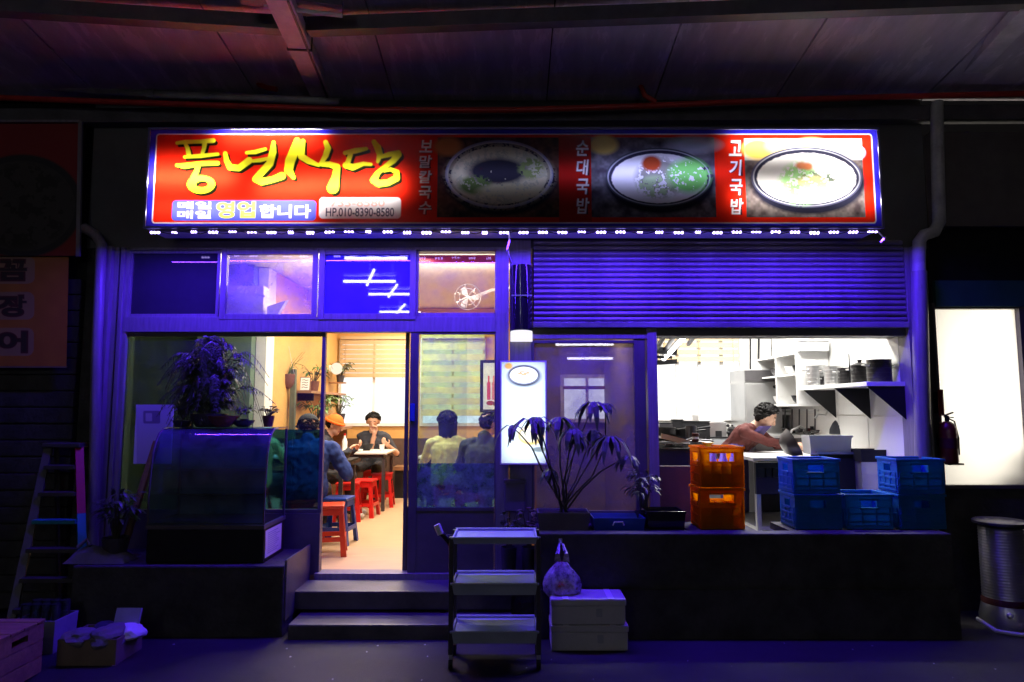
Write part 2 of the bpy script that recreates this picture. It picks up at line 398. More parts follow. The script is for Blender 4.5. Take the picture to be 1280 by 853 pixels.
# ------------------------------------------------------------------ flat prints (numpy canvas -> colour attribute on a fine grid)
class Canvas:
    def __init__(s, x0, y0, x1, y1, res, bg):
        s.x0, s.y0, s.x1, s.y1, s.res = x0, y0, x1, y1, res
        s.nx, s.ny = int((x1 - x0) * res), int((y1 - y0) * res)
        xs = x0 + (np.arange(s.nx) + .5) / res; ys = y0 + (np.arange(s.ny) + .5) / res
        s.X, s.Y = np.meshgrid(xs, ys)
        s.img = np.zeros((s.ny, s.nx, 3)); s.img[:] = bg
    def put(s, mask, col):
        m = np.clip(mask, 0, 1)[..., None]
        c = np.asarray(col, float)
        s.img = s.img * (1 - m) + c * m
    def soft(s, d, w=None):  # signed distance (positive inside) -> coverage
        return np.clip(d * s.res / (w or 1.0) + .5, 0, 1)
    def rrect(s, x0, y0, x1, y1, r, col, a=1.0):
        cx, cy, hx, hy = (x0 + x1) / 2, (y0 + y1) / 2, (x1 - x0) / 2 - r, (y1 - y0) / 2 - r
        dx, dy = np.abs(s.X - cx) - hx, np.abs(s.Y - cy) - hy
        d = r - (np.hypot(np.maximum(dx, 0), np.maximum(dy, 0)) + np.minimum(np.maximum(dx, dy), 0))
        s.put(s.soft(d) * a, col)
    def ell(s, cx, cy, rx, ry, col, blur=None, a=1.0, wob=None):
        q = np.hypot((s.X - cx) / rx, (s.Y - cy) / ry)
        if wob is not None: q = q + wob
        d = (1 - q) * min(rx, ry)
        s.put((s.soft(d) if blur is None else np.clip(d / blur + .5, 0, 1)) * a, col)
    def stroke(s, pts, ws, col, off=(0, 0)):
        p = np.array(pts, float) + np.array(off); ws = np.broadcast_to(np.array(ws, float), (len(p),))
        best = np.full(s.X.shape, -1e9)
        for i in range(len(p) - 1):
            a, b = p[i], p[i + 1]; d = b - a; L = max(1e-9, d @ d)
            t = np.clip(((s.X - a[0]) * d[0] + (s.Y - a[1]) * d[1]) / L, 0, 1)
            dist = np.hypot(s.X - a[0] - t * d[0], s.Y - a[1] - t * d[1])
            best = np.maximum(best, (ws[i] + (ws[i + 1] - ws[i]) * t) / 2 - dist)
        s.put(s.soft(best), col)
    def noise(s, cell, seed):
        r = np.random.default_rng(seed)
        gx, gy = int((s.x1 - s.x0) / cell) + 3, int((s.y1 - s.y0) / cell) + 3
        g = r.random((gy, gx))
        fx, fy = (s.X - s.x0) / cell, (s.Y - s.y0) / cell
        ix, iy = fx.astype(int), fy.astype(int); tx, ty = fx - ix, fy - iy
        tx = tx * tx * (3 - 2 * tx); ty = ty * ty * (3 - 2 * ty)
        return (g[iy, ix] * (1 - tx) + g[iy, ix + 1] * tx) * (1 - ty) + (g[iy + 1, ix] * (1 - tx) + g[iy + 1, ix + 1] * tx) * ty
    def text(s, body, x0, y0, x1, y1, col, bold=0.0, shear=0.0):
        """font text stretched into the box"""
        c = bpy.data.curves.new('lettering', 'FONT'); c.body = body; c.offset = bold; c.shear = shear
        o = bpy.data.objects.new('lettering', c); COL.objects.link(o)
        bpy.context.view_layer.update()
        me = o.evaluated_get(bpy.context.evaluated_depsgraph_get()).to_mesh(); me.calc_loop_triangles()
        v = np.array([(q.co.x, q.co.y) for q in me.vertices]); tr = np.array([t.vertices[:] for t in me.loop_triangles])
        o.to_mesh_clear(); bpy.data.objects.remove(o); bpy.data.curves.remove(c)
        lo, hi = v.min(0), v.max(0)
        px = x0 + (v[:, 0] - lo[0]) / (hi[0] - lo[0]) * (x1 - x0); py = y1 - (v[:, 1] - lo[1]) / (hi[1] - lo[1]) * (y1 - y0)
        SS = 3
        acc = np.zeros((s.ny * SS, s.nx * SS), bool)
        qx, qy = (px - s.x0) * s.res * SS - .5, (py - s.y0) * s.res * SS - .5
        for t in tr:
            X, Y = qx[t], qy[t]
            a, b, cc, d = int(max(0, math.floor(X.min()))), int(min(acc.shape[1] - 1, math.ceil(X.max()))), int(max(0, math.floor(Y.min()))), int(min(acc.shape[0] - 1, math.ceil(Y.max())))
            if b < a or d < cc: continue
            gx, gy = np.meshgrid(np.arange(a, b + 1), np.arange(cc, d + 1))
            e = [(X[(i + 1) % 3] - X[i]) * (gy - Y[i]) - (Y[(i + 1) % 3] - Y[i]) * (gx - X[i]) for i in range(3)]
            acc[cc:d + 1, a:b + 1] |= ((e[0] >= 0) & (e[1] >= 0) & (e[2] >= 0)) | ((e[0] <= 0) & (e[1] <= 0) & (e[2] <= 0))
        s.put(acc.reshape(s.ny, SS, s.nx, SS).mean((1, 3)), col)
    def sheet(s, name, corners, material, parent=None, label=None):
        """lay the canvas on the quad corners = top-left, top-right, bottom-left, bottom-right"""
        tl, tr_, bl, br = [np.array(V(c) - (root_loc(parent) if parent else V((0, 0, 0)))) for c in corners]
        u = np.linspace(0, 1, s.nx)[None, :, None]; w = np.linspace(0, 1, s.ny)[:, None, None]
        P = (tl * (1 - u) + tr_ * u) * (1 - w) + (bl * (1 - u) + br * u) * w
        me = bpy.data.meshes.new(name)
        nv = s.nx * s.ny
        idx = np.arange(nv).reshape(s.ny, s.nx)
        q = np.stack([idx[:-1, :-1], idx[1:, :-1], idx[1:, 1:], idx[:-1, 1:]], -1).reshape(-1, 4)
        me.vertices.add(nv); me.vertices.foreach_set('co', P.reshape(-1).astype(np.float32))
        me.loops.add(q.size); me.loops.foreach_set('vertex_index', q.reshape(-1).astype(np.int32))
        me.polygons.add(len(q)); me.polygons.foreach_set('loop_start', (np.arange(len(q)) * 4).astype(np.int32))
        me.update(calc_edges=True)
        ca = me.color_attributes.new('print', 'FLOAT_COLOR', 'POINT')
        ca.data.foreach_set('color', np.concatenate([s.img, np.ones((s.ny, s.nx, 1))], -1).reshape(-1).astype(np.float32))
        me.materials.append(material)
        o = link(name, me, parent)
        if label: o['label'] = label
        return o
def hexl(*c): return tuple((x / 255.0) ** 2.2 for x in c)

def bowl(c, cx, cy, rx, ry, soup, rim, seed, toppings, pale=1.0):
    """a stone bowl of soup in a printed food picture"""
    c.ell(cx + rx * .02, cy + ry * .16, rx * 1.03, ry * 1.05, (.015, .015, .03), blur=4)
    c.ell(cx, cy, rx, ry, rim); c.ell(cx, cy, rx * .965, ry * .95, (.45, .47, .55)); c.ell(cx, cy, rx * .945, ry * .92, (.03, .03, .06))
    n = c.noise(5, seed) * .6 + c.noise(2.2, seed + 1) * .4
    c.ell(cx, cy + ry * .03, rx * .89, ry * .84, soup, wob=(n - .5) * .03)
    for (dx, dy, r1, r2, col, dens) in toppings:
        m = ((n + c.noise(1.6, seed + 5) * .4) > (1.12 - dens)).astype(float)
        q = np.clip(1.2 - np.hypot((c.X - cx - dx) / r1, (c.Y - cy - dy) / r2), 0, .4) / .4
        c.put(m * q, col)

# ---- the sign's print, in the photograph's own pixel units
RED = (.72, .018, .006); BLU = (.03, .02, .62); YEL = (.92, .95, .03); BLK = (.01, .012, .004); WHT = (.95, .93, .98)
sg = Canvas(183, 160, 1104, 285, 1.45, BLU)
sg.rrect(190.5, 165.5, 1097, 281, 4, (.9, .85, .95)); sg.rrect(191.8, 166.8, 1095.8, 279.6, 3.4, RED)
K = 340 / 1280.0
def T(pts): return [(180 + x * K, 150 + y * K) for x, y in pts]
def arc(cx, cy, rx, ry, a0=0, a1=360, n=16): return [(cx + rx * math.cos(R(a0 + (a1 - a0) * i / n)), cy + ry * math.sin(R(a0 + (a1 - a0) * i / n))) for i in range(n + 1)]
STROKES = [
    ([(140, 104), (180, 99), (250, 97), (312, 92)], [14, 18, 17, 20]), ([(178, 104), (192, 130), (200, 165)], [14, 18, 20]), ([(272, 100), (270, 130), (262, 160)], [22, 17, 14]),
    ([(180, 172), (260, 166), (336, 158)], [14, 18, 14]), ([(145, 212), (180, 216), (260, 204), (338, 202)], [14, 24, 20, 18]), ([(246, 208), (240, 240), (226, 275)], [22, 20, 26]),
    (arc(266, 305, 48, 30), [30, 28, 26, 26, 27, 28, 30, 34, 38, 36, 30, 26, 24, 22, 24, 28, 30]),
    ([(372, 155), (380, 190), (398, 222), (440, 226), (486, 190)], [18, 22, 26, 26, 30]), ([(474, 152), (515, 148), (562, 134)], [14, 18, 14]), ([(505, 192), (540, 188), (575, 180)], [14, 17, 14]),
    ([(600, 102), (598, 150), (585, 205), (545, 250), (520, 278)], [16, 30, 32, 30, 26]), ([(520, 280), (550, 292), (600, 282), (645, 264)], [26, 30, 26, 32]),
    ([(712, 92), (705, 130), (682, 190), (675, 235), (700, 270)], [26, 40, 42, 36, 18]), ([(740, 95), (730, 140), (735, 170), (770, 192), (818, 212)], [18, 34, 28, 26, 14]),
    ([(848, 100), (860, 130), (850, 165), (828, 205)], [20, 26, 24, 16]), ([(828, 206), (870, 208), (905, 220), (900, 270), (888, 322)], [20, 24, 28, 32, 50]),
    ([(942, 152), (990, 142), (1042, 132)], [18, 24, 16]), ([(970, 152), (962, 180), (950, 215)], [20, 20, 24]), ([(946, 212), (980, 222), (1030, 205), (1066, 208)], [26, 28, 18, 14]),
    ([(1078, 98), (1096, 125), (1108, 160), (1098, 195)], [20, 30, 26, 14]), ([(1110, 172), (1150, 160), (1196, 150)], [16, 22, 20]), ([(1192, 160), (1172, 190), (1130, 222), (1098, 250), (1080, 285)], [34, 26, 20, 22, 28]),
    ([(1080, 285), (1105, 302), (1150, 296), (1188, 275), (1190, 245), (1160, 232), (1130, 240)], [28, 28, 26, 28, 22, 16, 12])]
for p, w in STROKES: sg.stroke(T(p), [q * K * 1.13 for q in w], BLK, (3.2, 3.4))
for p, w in STROKES: sg.stroke(T(p), [q * K * 1.13 for q in w], YEL)
sg.rrect(*T([(132, 382)])[0], *T([(812, 480)])[0], 5, (.10, .12, .78))
sg.rrect(*T([(826, 368)])[0], *T([(1212, 470)])[0], 5, (.93, .9, .95))
def tx(body, a, b, c_, d, col, bold=.02, **k): sg.text(body, *T([(a, b)])[0], *T([(c_, d)])[0], col, bold, **k)
tx('매일', 158, 388, 318, 424, WHT, .03); tx('매일', 158, 432, 318, 470, WHT, .03)
tx('영업', 340, 386, 526, 468, (.9, .9, .12), .045); tx('합니다', 544, 402, 788, 468, WHT, .025)
tx('733-8580', 880, 376, 1135, 412, (.9, .55, .5), .01); tx('HP.010-8390-8580', 858, 418, 1180, 460, (.05, .04, .12), .015)
# food pictures
def pic(x0, y0, x1, y1, cols, seed):
    n = sg.noise(9, seed); n2 = sg.noise(3, seed + 1)
    m = ((sg.X > x0) & (sg.X < x1) & (sg.Y > y0) & (sg.Y < y1)).astype(float)
    base = np.array(cols[0]) * (1 - n[..., None]) + np.array(cols[1]) * n[..., None]
    sg.put(m, base * (.7 + .6 * n2[..., None]))
    return m
pm = pic(547, 170, 700, 273, [(.03, .02, .03), (.14, .07, .05)], 3)
sg.ell(560, 182, 18, 12, (.5, .2, .06), blur=6); bowl(sg, 625, 218, 68, 44, (.45, .47, .34), (.25, .27, .42), 11, [(0, 2, 62, 38, (.62, .6, .4), .5), (-2, -4, 38, 17, (.03, .03, .05), .85), (-30, 14, 20, 12, (.12, .2, .06), .6), (14, 22, 40, 10, (.6, .58, .35), .6), (40, -8, 16, 14, (.2, .28, .1), .5)])
pic(741, 170, 897, 273, [(.04, .03, .05), (.2, .2, .24)], 7)
sg.ell(757, 180, 18, 12, (.75, .55, .15), blur=5); sg.ell(870, 180, 30, 10, (.4, .45, .6), blur=8)
bowl(sg, 826, 222, 67, 38, (.82, .82, .85), (.05, .06, .08), 23, [(2, 0, 30, 24, (.25, .25, .22), .55), (38, -2, 26, 22, (.2, .62, .14), .62), (-5, 12, 22, 14, (.4, .55, .3), .45)])
sg.ell(817, 204, 12, 10, (.4, .06, .02), blur=4)
pic(935, 172, 1084, 273, [(.05, .035, .04), (.2, .17, .16)], 15)
sg.put(((sg.X > 935) & (sg.X < 1084) & (sg.Y < 200) & (sg.Y > 172)).astype(float) * np.clip((204 - sg.Y) / 10, 0, 1), (.45, .52, .6) + sg.noise(6, 31)[..., None] * np.array((.5, .4, .2)))
sg.ell(952, 186, 20, 13, (.95, .6, .12), blur=5); sg.ell(975, 182, 14, 9, (.95, .75, .3), blur=5); sg.ell(1020, 178, 18, 7, (.7, .85, .35), blur=5); sg.ell(1078, 190, 10, 9, (.5, .55, .75), blur=2)
bowl(sg, 1012, 222, 70, 39, (.97, .98, .97), (.07, .07, .13), 37, [(-8, 8, 26, 26, (.45, .85, .35), .5), (14, 2, 24, 10, (.15, .2, .14), .34), (6, 12, 22, 14, (.9, .8, .35), .45), (-14, 16, 10, 8, (.25, .7, .2), .5)])
sg.ell(1006, 207, 7, 4.5, (.85, .3, .14), blur=3); sg.ell(1014, 208, 6, 4.5, (.8, .25, .1), blur=3)
for x in (714, ): sg.put(((sg.X > 700) & (sg.X < 741) & (sg.Y > 168) & (sg.Y < 279)).astype(float), (.42, .012, .01))
for body, x, y0, y1 in (('보말칼국수', 532, 172, 271), ('순대국밥', 730, 172, 271), ('고기국밥', 923, 172, 272)):
    n = len(body); h = (y1 - y0) / n
    for i, ch in enumerate(body):
        sg.text(ch, x - 7.2, y0 + i * h + h * .09 + .7, x + 8.8, y0 + (i + 1) * h - h * .1 + .7, (.05, .01, .02), .035)
        sg.text(ch, x - 8, y0 + i * h + h * .09, x + 8, y0 + (i + 1) * h - h * .1, WHT, .02, shear=.12)

# ------------------------------------------------------------------ the shop sign (a real light box with tubes inside; the middle tubes are dead)
YS = -0.46
sx0, sx1, sz0, sz1 = ax(183.5, YS, 222), ax(1101, YS, 222), az(285, YS), az(160.5, YS)
sign = thing('shop_sign', 'long red lightbox sign with yellow brush lettering and three soup bowl pictures', 'sign', ((sx0 + sx1) / 2, -0.24, sz0))
sg.sheet('sign_face', [(sx0 + .012, YS, sz1 - .012), (sx1 - .012, YS, sz1 - .012), (sx0 + .012, YS, sz0 + .012), (sx1 - .012, YS, sz0 + .012)], M['backlit'], sign)
M['sign_box'] = mat('sign_box', (.75, .75, .78), .5, var=.05, bump=0); M['sign_trim'] = mat('sign_trim', (.16, .15, .35), .35, metal=.4)
b = MB().box(sx0, sx1, -.16, -.14, sz0, sz1)
b.box(sx0, sx1, YS + .01, -.162, sz1 - .012, sz1); b.box(sx0, sx1, YS + .01, -.162, sz0, sz0 + .012)
b.box(sx0, sx0 + .012, YS + .01, -.162, sz0 + .014, sz1 - .014); b.box(sx1 - .012, sx1, YS + .01, -.162, sz0 + .014, sz1 - .014)
obj('sign_case', b, M['sign_box'], sign)
t = MB().box(sx0 - .006, sx1 + .006, YS - .008, YS + .012, sz1 - .010, sz1 + .004); t.box(sx0 - .006, sx1 + .006, YS - .008, YS + .012, sz0 - .004, sz0 + .010)
t.box(sx0 - .006, sx0 + .009, YS - .007, YS + .011, sz0 + .011, sz1 - .011); t.box(sx1 - .009, sx1 + .006, YS - .007, YS + .011, sz0 + .011, sz1 - .011)
obj('sign_trim', t, M['sign_trim'], sign)
br = MB()
for px in (230, 420, 640, 860, 1060):
    x = ax(px, -.1, 222); br.box(x - .02, x + .02, -.139, -.002, sz1 - .2, sz1 - .14); br.box(x - .02, x + .02, -.139, -.002, sz0 + .14, sz0 + .2)
obj('bracket', br, M['steel_beam'], sign)
def tube_lamp(px0, px1, py, power, size_z=.035, Y=YS + .13, col=(1, .93, .88)):
    a, b_ = at(px0, py, Y), at(px1, py, Y)
    lamp('sign_lamp', ((a.x + b_.x) / 2, Y, a.z), (abs(b_.x - a.x), size_z), power, col, (0, -1, 0), spread=128)
SIGN_LAMPS = [(196, 300, 228, 8.0), (290, 400, 176, 6.5), (330, 400, 240, 4.5), (395, 500, 238, 6), (200, 330, 266, 2.6), (330, 400, 266, 1.4), (912, 1095, 188, 5.0), (912, 1095, 252, 5.2), (1010, 1095, 218, 1.5)]
for a in SIGN_LAMPS: tube_lamp(*a)
tube_lamp(560, 740, 225, .55, col=(.55, .55, 1)); tube_lamp(745, 915, 222, 1.7, col=(.5, .52, 1))   # weak bluish lamps added to lift the unlit middle of the sign

# LED strip clipped under the sign
strip = thing('led_strip', 'row of blue white LED modules strung along the underside of the long sign', 'light strip', ((sx0 + sx1) / 2, -.42, sz0 - .05))
zs = az(291, -.42)
obj('rail', MB().box(sx0 + .03, sx1 - .01, -.43, -.40, zs + .010, zs + .022), M['alu_dark'], strip)
obj('wire', MB().tube([(sx0 + .03 + i * (sx1 - sx0 - .04) / 72, -.435 + .004 * math.sin(i * 1.7), zs - .004 + .010 * math.sin(i * 2.3)) for i in range(73)], .0035, 5), M['black'], strip)
n_led = 38; led_me = None
for i in range(n_led):
    x = sx0 + .07 + i * (sx1 - sx0 - .14) / (n_led - 1)
    zz = zs + random.uniform(-.004, .004)
    if led_me is None:
        m_ = MB()
        m_.box(-.04, .04, -.008, .008, .004, .010, 1)
        for k in (-1, 0, 1): m_.ball((k * .026, 0, 0), .0115, 0, 8)
        led_o = obj('led', m_, [M['led'], M['alu_dark']], strip, world=False); led_me = led_o.data
    else: led_o = link('led', led_me, strip)
    led_o.location = V((x, -.432, zz)) - strip.location
    led_o.scale = (random.choice([.55, .8, 1, 1]), 1, random.choice([.7, 1, 1.25])) if i % 3 else (1, 1, 1)
tail = MB().tube([(sx1 - .02, -.42, zs + .01), (sx1 + .02, -.42, zs - .04), (sx1 + .0, -.41, zs - .07), (sx1 + .04, -.41, zs - .03)], .006, 6)
tail.tube([at(636, 291, -.4), at(637, 300, -.38), at(634, 312, -.36), at(637, 322, -.2), at(640, 330, -.14)], .007, 6)
obj('cable', tail, M['cloudy_plastic'], strip, smooth=True)
# ------------------------------------------------------------------ ground
g = MB(); N = 40
g.add([(-60, -60, 0), (60, -60, 0), (60, 60, 0), (-60, 60, 0)], [(0, 1, 2, 3)])
go = obj('ground', g, M['asphalt'], None); go['kind'] = 'structure'
# small litter on the paving
FLOOR = 0.276
LX, RX = ax(126, 0), ax(1150, 0)
PX0, PX1 = ax(646, 0), ax(812, 0)       # the middle bay between dining room and kitchen

# ------------------------------------------------------------------ the restaurant (one building)
shop = thing('restaurant', 'ground floor restaurant with blue lit shopfront, open sliding door and lit dining room and kitchen', 'building', (0, 0, 0))
def sb(name, x0, x1, y0, y1, z0, z1, m, bevel=0.0, parent=None, **k):
    return obj(name, MB().box(x0, x1, y0, y1, z0, z1), M[m] if isinstance(m, str) else m, parent or shop, bevel=bevel, **k)
zt, zr0, zr1 = az(311, 0), az(416, 0), az(397, 0)
sb('upper_wall', LX - .16, RX + .12, .0, .2, zt + .002, 4.25, 'fascia')
sb('side_wall', LX - .16, LX - .02, .02, 5.1, 0, 4.25, 'concrete_dark'); sb('side_wall', RX + .055, RX + .10, .06, 3.2, 0, 4.25, 'concrete_dark')
# posts at either end of the shopfront
def post(px_list, z0, z1, m='alu', name='post'):
    b = MB()
    for a, c, y0, y1 in px_list: b.box(ax(a, y0), ax(c, y0), y0, y1, z0, z1)
    return obj(name, b, M[m], shop, bevel=.004)
post([(121, 133, -.10, .10), (135, 143, -.05, .1), (145, 150, -.065, .1), (152, 157, -.04, .1)], .482, zt)
post([(1137, 1146, -.045, .12), (1148, 1160, -.10, .12)], .45, zt)
sb('mullion', ax(620, -.03), ax(636, -.03), -.05, .07, FLOOR, zt, 'alu', .003)
sb('mullion', ax(637, -.02), ax(664, -.02), -.025, .05, FLOOR, az(300, 0), 'alu', .003)
sb('mullion', ax(808, 0), ax(820, 0), -.03, .06, .66, az(411, 0), 'alu', .003)
sb('mullion', ax(792, 0), ax(806, 0), -.012, .05, .66, az(416, 0), 'alu_dark', .003)
sb('rail', ax(157, 0), ax(623, 0), -.045, .06, zr0, zr1, 'alu', .004)
sb('rail', ax(157, 0), ax(623, 0), -.04, .06, zt - .02, zt - .001, 'alu', .003)
sb('lintel', ax(665, 0), ax(1136, 0), .0, .10, az(420, 0), az(407, 0), 'fascia')
sb('lintel', ax(822, 0), ax(1136, .12), .102, .3, az(421, .12), 2.42, 'black')
sb('rail', ax(665, 0), ax(808, 0), -.02, .06, az(424, 0), az(416, 0) - .012, 'alu', .003)
# transom windows: frame > pane
def window(name, p0, p1, q0, q1, fw, Y, pane, frame='alu', depth=.05, dz=0):
    x0, x1, z1, z0 = ax(p0, Y), ax(p1, Y), az(q0, Y), az(q1, Y)
    b = MB(); y0, y1 = Y - depth / 2, Y + depth / 2
    b.box(x0, x0 + fw, y0, y1, z0, z1); b.box(x1 - fw, x1, y0, y1, z0, z1)
    b.box(x0 + fw + .0006, x1 - fw - .0006, y0 + .002, y1 - .002, z1 - fw, z1); b.box(x0 + fw + .0006, x1 - fw - .0006, y0 + .002, y1 - .002, z0, z0 + fw)
    f = obj(name, b, M[frame], shop, bevel=.003)
    obj('pane', MB().box(x0 + fw - .004, x1 - fw + .004, Y - .003, Y + .003, z0 + fw - .004, z1 - fw + .004), M[pane], f)
    return f, (x0, x1, z0, z1)
window('transom_window', 158, 273, 314, 397, .026, .0, 'dark_film')
window('transom_window', 274, 396, 312, 400, .045, -.025, 'glass_haze')
window('transom_window', 397, 519, 312, 400, .048, -.03, 'blue_film')
window('transom_window', 517, 624, 310, 397, .035, .01, 'glass_dirty')
# big fixed window on the dining side, with a tinted film on its lower half
f, (wx0, wx1, wz0, wz1) = window('shop_window', 152, 408, 416.5, 641, .028, .005, 'glass', 'alu_dark')
zf = az(537, 0)
obj('tinted_film', MB().box(ax(352, 0), wx1 - .03, -.006, -.004, wz0 + .03, zf), M['glass_film'], f)
obj('tinted_film', MB().box(wx0 + .03, ax(247, 0), -.0062, -.0042, wz0 + .03, wz1 - .03), M['glass_green'], f)
sb('lower_panel', ax(152, 0), ax(407, 0), -.02, .06, FLOOR + .001, wz0 - .001, 'alu_dark', .004)
sb('threshold', ax(403, 0), ax(622, 0), -.06, .08, FLOOR - .04, FLOOR + .02, 'alu', .004)
# sliding door: stiles, pane, panel, handle
dx0, dx1, dz0, dz1 = ax(513.5, -.02), ax(623, -.02), FLOOR + .022, az(414, 0)
pz0 = az(634, -.02)
b = MB(); b.box(dx0, dx0 + .066, -.04, 0, dz0, dz1); b.box(dx1 - .03, dx1, -.04, 0, dz0, dz1); b.box(dx0 + .067, dx1 - .031, -.038, -.002, dz1 - .03, dz1); b.box(dx0 + .067, dx1 - .031, -.038, -.002, pz0 - .03, pz0)
door = obj('sliding_door', b, M['alu_dark'], shop, bevel=.003)
obj('door_panel', MB().box(dx0 + .067, dx1 - .031, -.034, -.006, dz0, pz0 - .031), M['alu_dark'], door)
obj('pane', MB().box(dx0 + .064, dx1 - .028, -.023, -.017, pz0 - .002, dz1 - .028), M['glass_door'], door)
obj('tinted_film', MB().box(dx0 + .067, dx1 - .031, -.026, -.0245, pz0, az(579, 0)), glass('glass_teal', tint=(.32, .56, .58), dirt=.30, dirt_col=(.6, .75, .8), grime=12), door)
h = MB().box(dx0 + .002, dx0 + .045, -.055, -.041, az(527, 0), az(505, 0)); obj('handle', h, M['blue_plastic'], door, bevel=.004)
ib = MB(); ix0 = ax(507.5, .05); ib.box(ix0, ix0 + .03, .03, .07, dz0, dz1)
inner = obj('inner_door', ib, M['alu_dark'], shop, bevel=.003)
ib = MB().box(ix0 + .031, ix0 + .5, .045, .051, az(632, .05), dz1); obj('pane', ib, M['glass'], inner)
obj('door_panel', MB().box(ix0 + .031, ix0 + .5, .036, .06, dz0, az(633, .05)), M['alu_dark'], inner)
# middle bay window
f, (mx0, mx1, mz0, mz1) = window('shop_window', 664, 795, 426, 642, .022, .01, 'glass_grey', 'alu_dark')
sb('lower_panel', ax(664, 0), ax(818, 0), -.02, .05, .6, mz0 - .001, 'alu_dark')
sb('lower_panel', ax(819, 0), ax(860, 0), .0, .05, .6, az(583, 0), 'board_dark')
# roller shutter over the kitchen hatch: slats
x0, x1 = ax(666, -.03), ax(1136, -.03); z1, z0 = az(300, -.03), az(407, -.03)
shut = obj('roller_shutter', MB().box(x0, x1, -.055, .0, z0 - .02, z0 + .028), M['shutter'], shop, bevel=.006)
ns = 15; hs = (z1 - z0 - .03) / ns; me = None
for i in range(ns):
    zc = z0 + .03 + hs * (i + .5)
    if me is None:
        prof = [(.0, -hs / 2 + .0015), (-.009, -hs / 2 + .004), (-.017, -hs * .22), (-.019, 0), (-.015, hs * .22), (-.004, hs / 2 - .006), (0, hs / 2 - .0015)]
        vs = []
        for y, z in prof: vs += [(x0 + .01, y, z), (x1 - .01, y, z)]
        s_ = obj('slat', MB().add(vs, [(2 * k, 2 * k + 1, 2 * k + 3, 2 * k + 2) for k in range(len(prof) - 1)]), M['shutter'], shut, world=False); me = s_.data
        for p in me.polygons: p.use_smooth = True
    else: s_ = link('slat', me, shut)
    s_.location = (0, -.022 + random.uniform(-.0015, .0015), zc)
    s_.rotation_euler = (random.uniform(-.03, .03), 0, random.uniform(-.0006, .0006))
sb('shutter_backing', x0, x1, .003, .02, z0, z1 + .03, 'black')
# plinth walls and steps
sb('base_wall', ax(92, -.6, 720), ax(356, -.6, 720), -.62, -.03, -.05, .478, 'concrete_dark', .012)
sb('base_wall', ax(350, -.6, 720) + .03, ax(361, -.55, 720), -.60, -.03, .10, .515, 'concrete_step', .01)
lx0, lx1 = ax(672, -.63, 690), ax(1191, -.63, 690)
sb('base_wall', lx0, lx1, -.63, -.5, -.05, .70, 'concrete_dark', .01)
sb('base_wall', lx0 + .01, lx1 + .01, -.66, -.631, -.05, .33, 'concrete_dark', .01)
sb('base_wall', ax(560, -.3), ax(672, -.3), -.36, -.06, -.05, FLOOR - .03, 'concrete_dark')
sb('base_wall', lx0, lx1, -.07, .05, -.05, .6, 'concrete_dark')
sb('shelf', lx0, ax(848, -.3), -.499, -.071, .62, .68, 'concrete_dark'); sb('shelf', ax(848, -.3) + .002, ax(929, -.3), -.499, -.071, .64, .69, 'concrete_dark'); sb('shelf', ax(968, -.3), lx1, -.499, -.071, .64, .69, 'concrete_dark')
sb('step', ax(362, -.4, 730), ax(640, -.4, 730), -.40, -.062, .12, .252, 'concrete_step', .012)
sb('step', ax(360, -.67, 770), ax(640, -.67, 770), -.67, -.02, -.05, .10, 'concrete_step', .012)
# ---- dining room
DX0, DX1, DY = -2.66, .13, 4.9
sb('floor', LX, 1.17, .081, DY + .1, -.04, FLOOR, 'floor_wood')
sb('back_wall', -2.75, .2, DY, DY + .12, FLOOR + .001, az(533, DY), 'plaster_yellow')
bz = az(533, DY)
for a, c in ((-2.75, ax(424.5, DY)), (ax(512, DY), ax(526, DY)), (ax(607, DY), .2)): sb('back_wall', a, c, DY, DY + .12, bz + .001, 3.1, 'plaster_yellow')
sb('back_wall', ax(424.5, DY) + .001, ax(512, DY) - .001, DY, DY + .12, 2.62, 3.1, 'plaster_yellow'); sb('back_wall', ax(526, DY) + .001, ax(607, DY) - .001, DY, DY + .12, 2.62, 3.1, 'plaster_yellow')
sb('wainscot', -2.655, .12, DY - .03, DY - .001, FLOOR + .001, 1.12, mat('dark_panel', (.1, .06, .045), .5))
sb('inner_wall', DX0 - .1, DX0, 2.1, DY - .001, FLOOR + .001, 3.1, 'plaster_yellow')
sb('inner_wall', DX0 - .11, DX0 + .001, 1.86, 2.098, FLOOR + .001, 3.1, 'plaster_white')
sb('inner_wall', LX - .02, DX0 - .101, 1.7, 1.82, FLOOR + .001, 3.1, 'plaster_green')
sb('partition_wall', DX1, DX1 + .08, .35, DY, FLOOR + .001, 3.1, 'plaster_yellow')
sb('ceiling', LX, DX1 + .08, .081, DY + .1, 3.11, 3.2, 'ceiling')
rb = MB().box(ax(522, 1.0, 320), .12, 1.0, 1.06, az(328, 1.0), az(319, 1.0)); obj('ceiling_trim', rb, mat('crimson', (.5, .01, .05), .4), shop)
def back_window(p0, p1, Y, z0, z1, nm=1):
    x0, x1 = ax(p0, Y), ax(p1, Y); fw = .045; b = MB()
    b.box(x0, x0 + fw, Y - .03, Y + .05, z0, z1); b.box(x1 - fw, x1, Y - .03, Y + .05, z0, z1)
    b.box(x0 + fw + .001, x1 - fw - .001, Y - .028, Y + .05, z0, z0 + fw); b.box(x0 + fw + .001, x1 - fw - .001, Y - .028, Y + .05, z1 - fw, z1)
    f = obj('window', b, M['white_metal'], shop)
    obj('pane', MB().box(x0 + fw + .001, x1 - fw - .001, Y + .03, Y + .04, z0 + fw, z1 - fw), M['window_light'], f)
    mm = None
    for k in range(nm):
        xm = x0 + (x1 - x0) * (k + 1) / (nm + 1)
        obj('muntin', MB().box(xm - .018, xm + .018, Y - .02, Y + .028, z0 + fw + .001, z1 - fw - .001), M['white_metal'], f)
    return f
back_window(425, 512, DY, bz + .002, 2.62); back_window(526, 607, DY, bz + .002, 2.62)
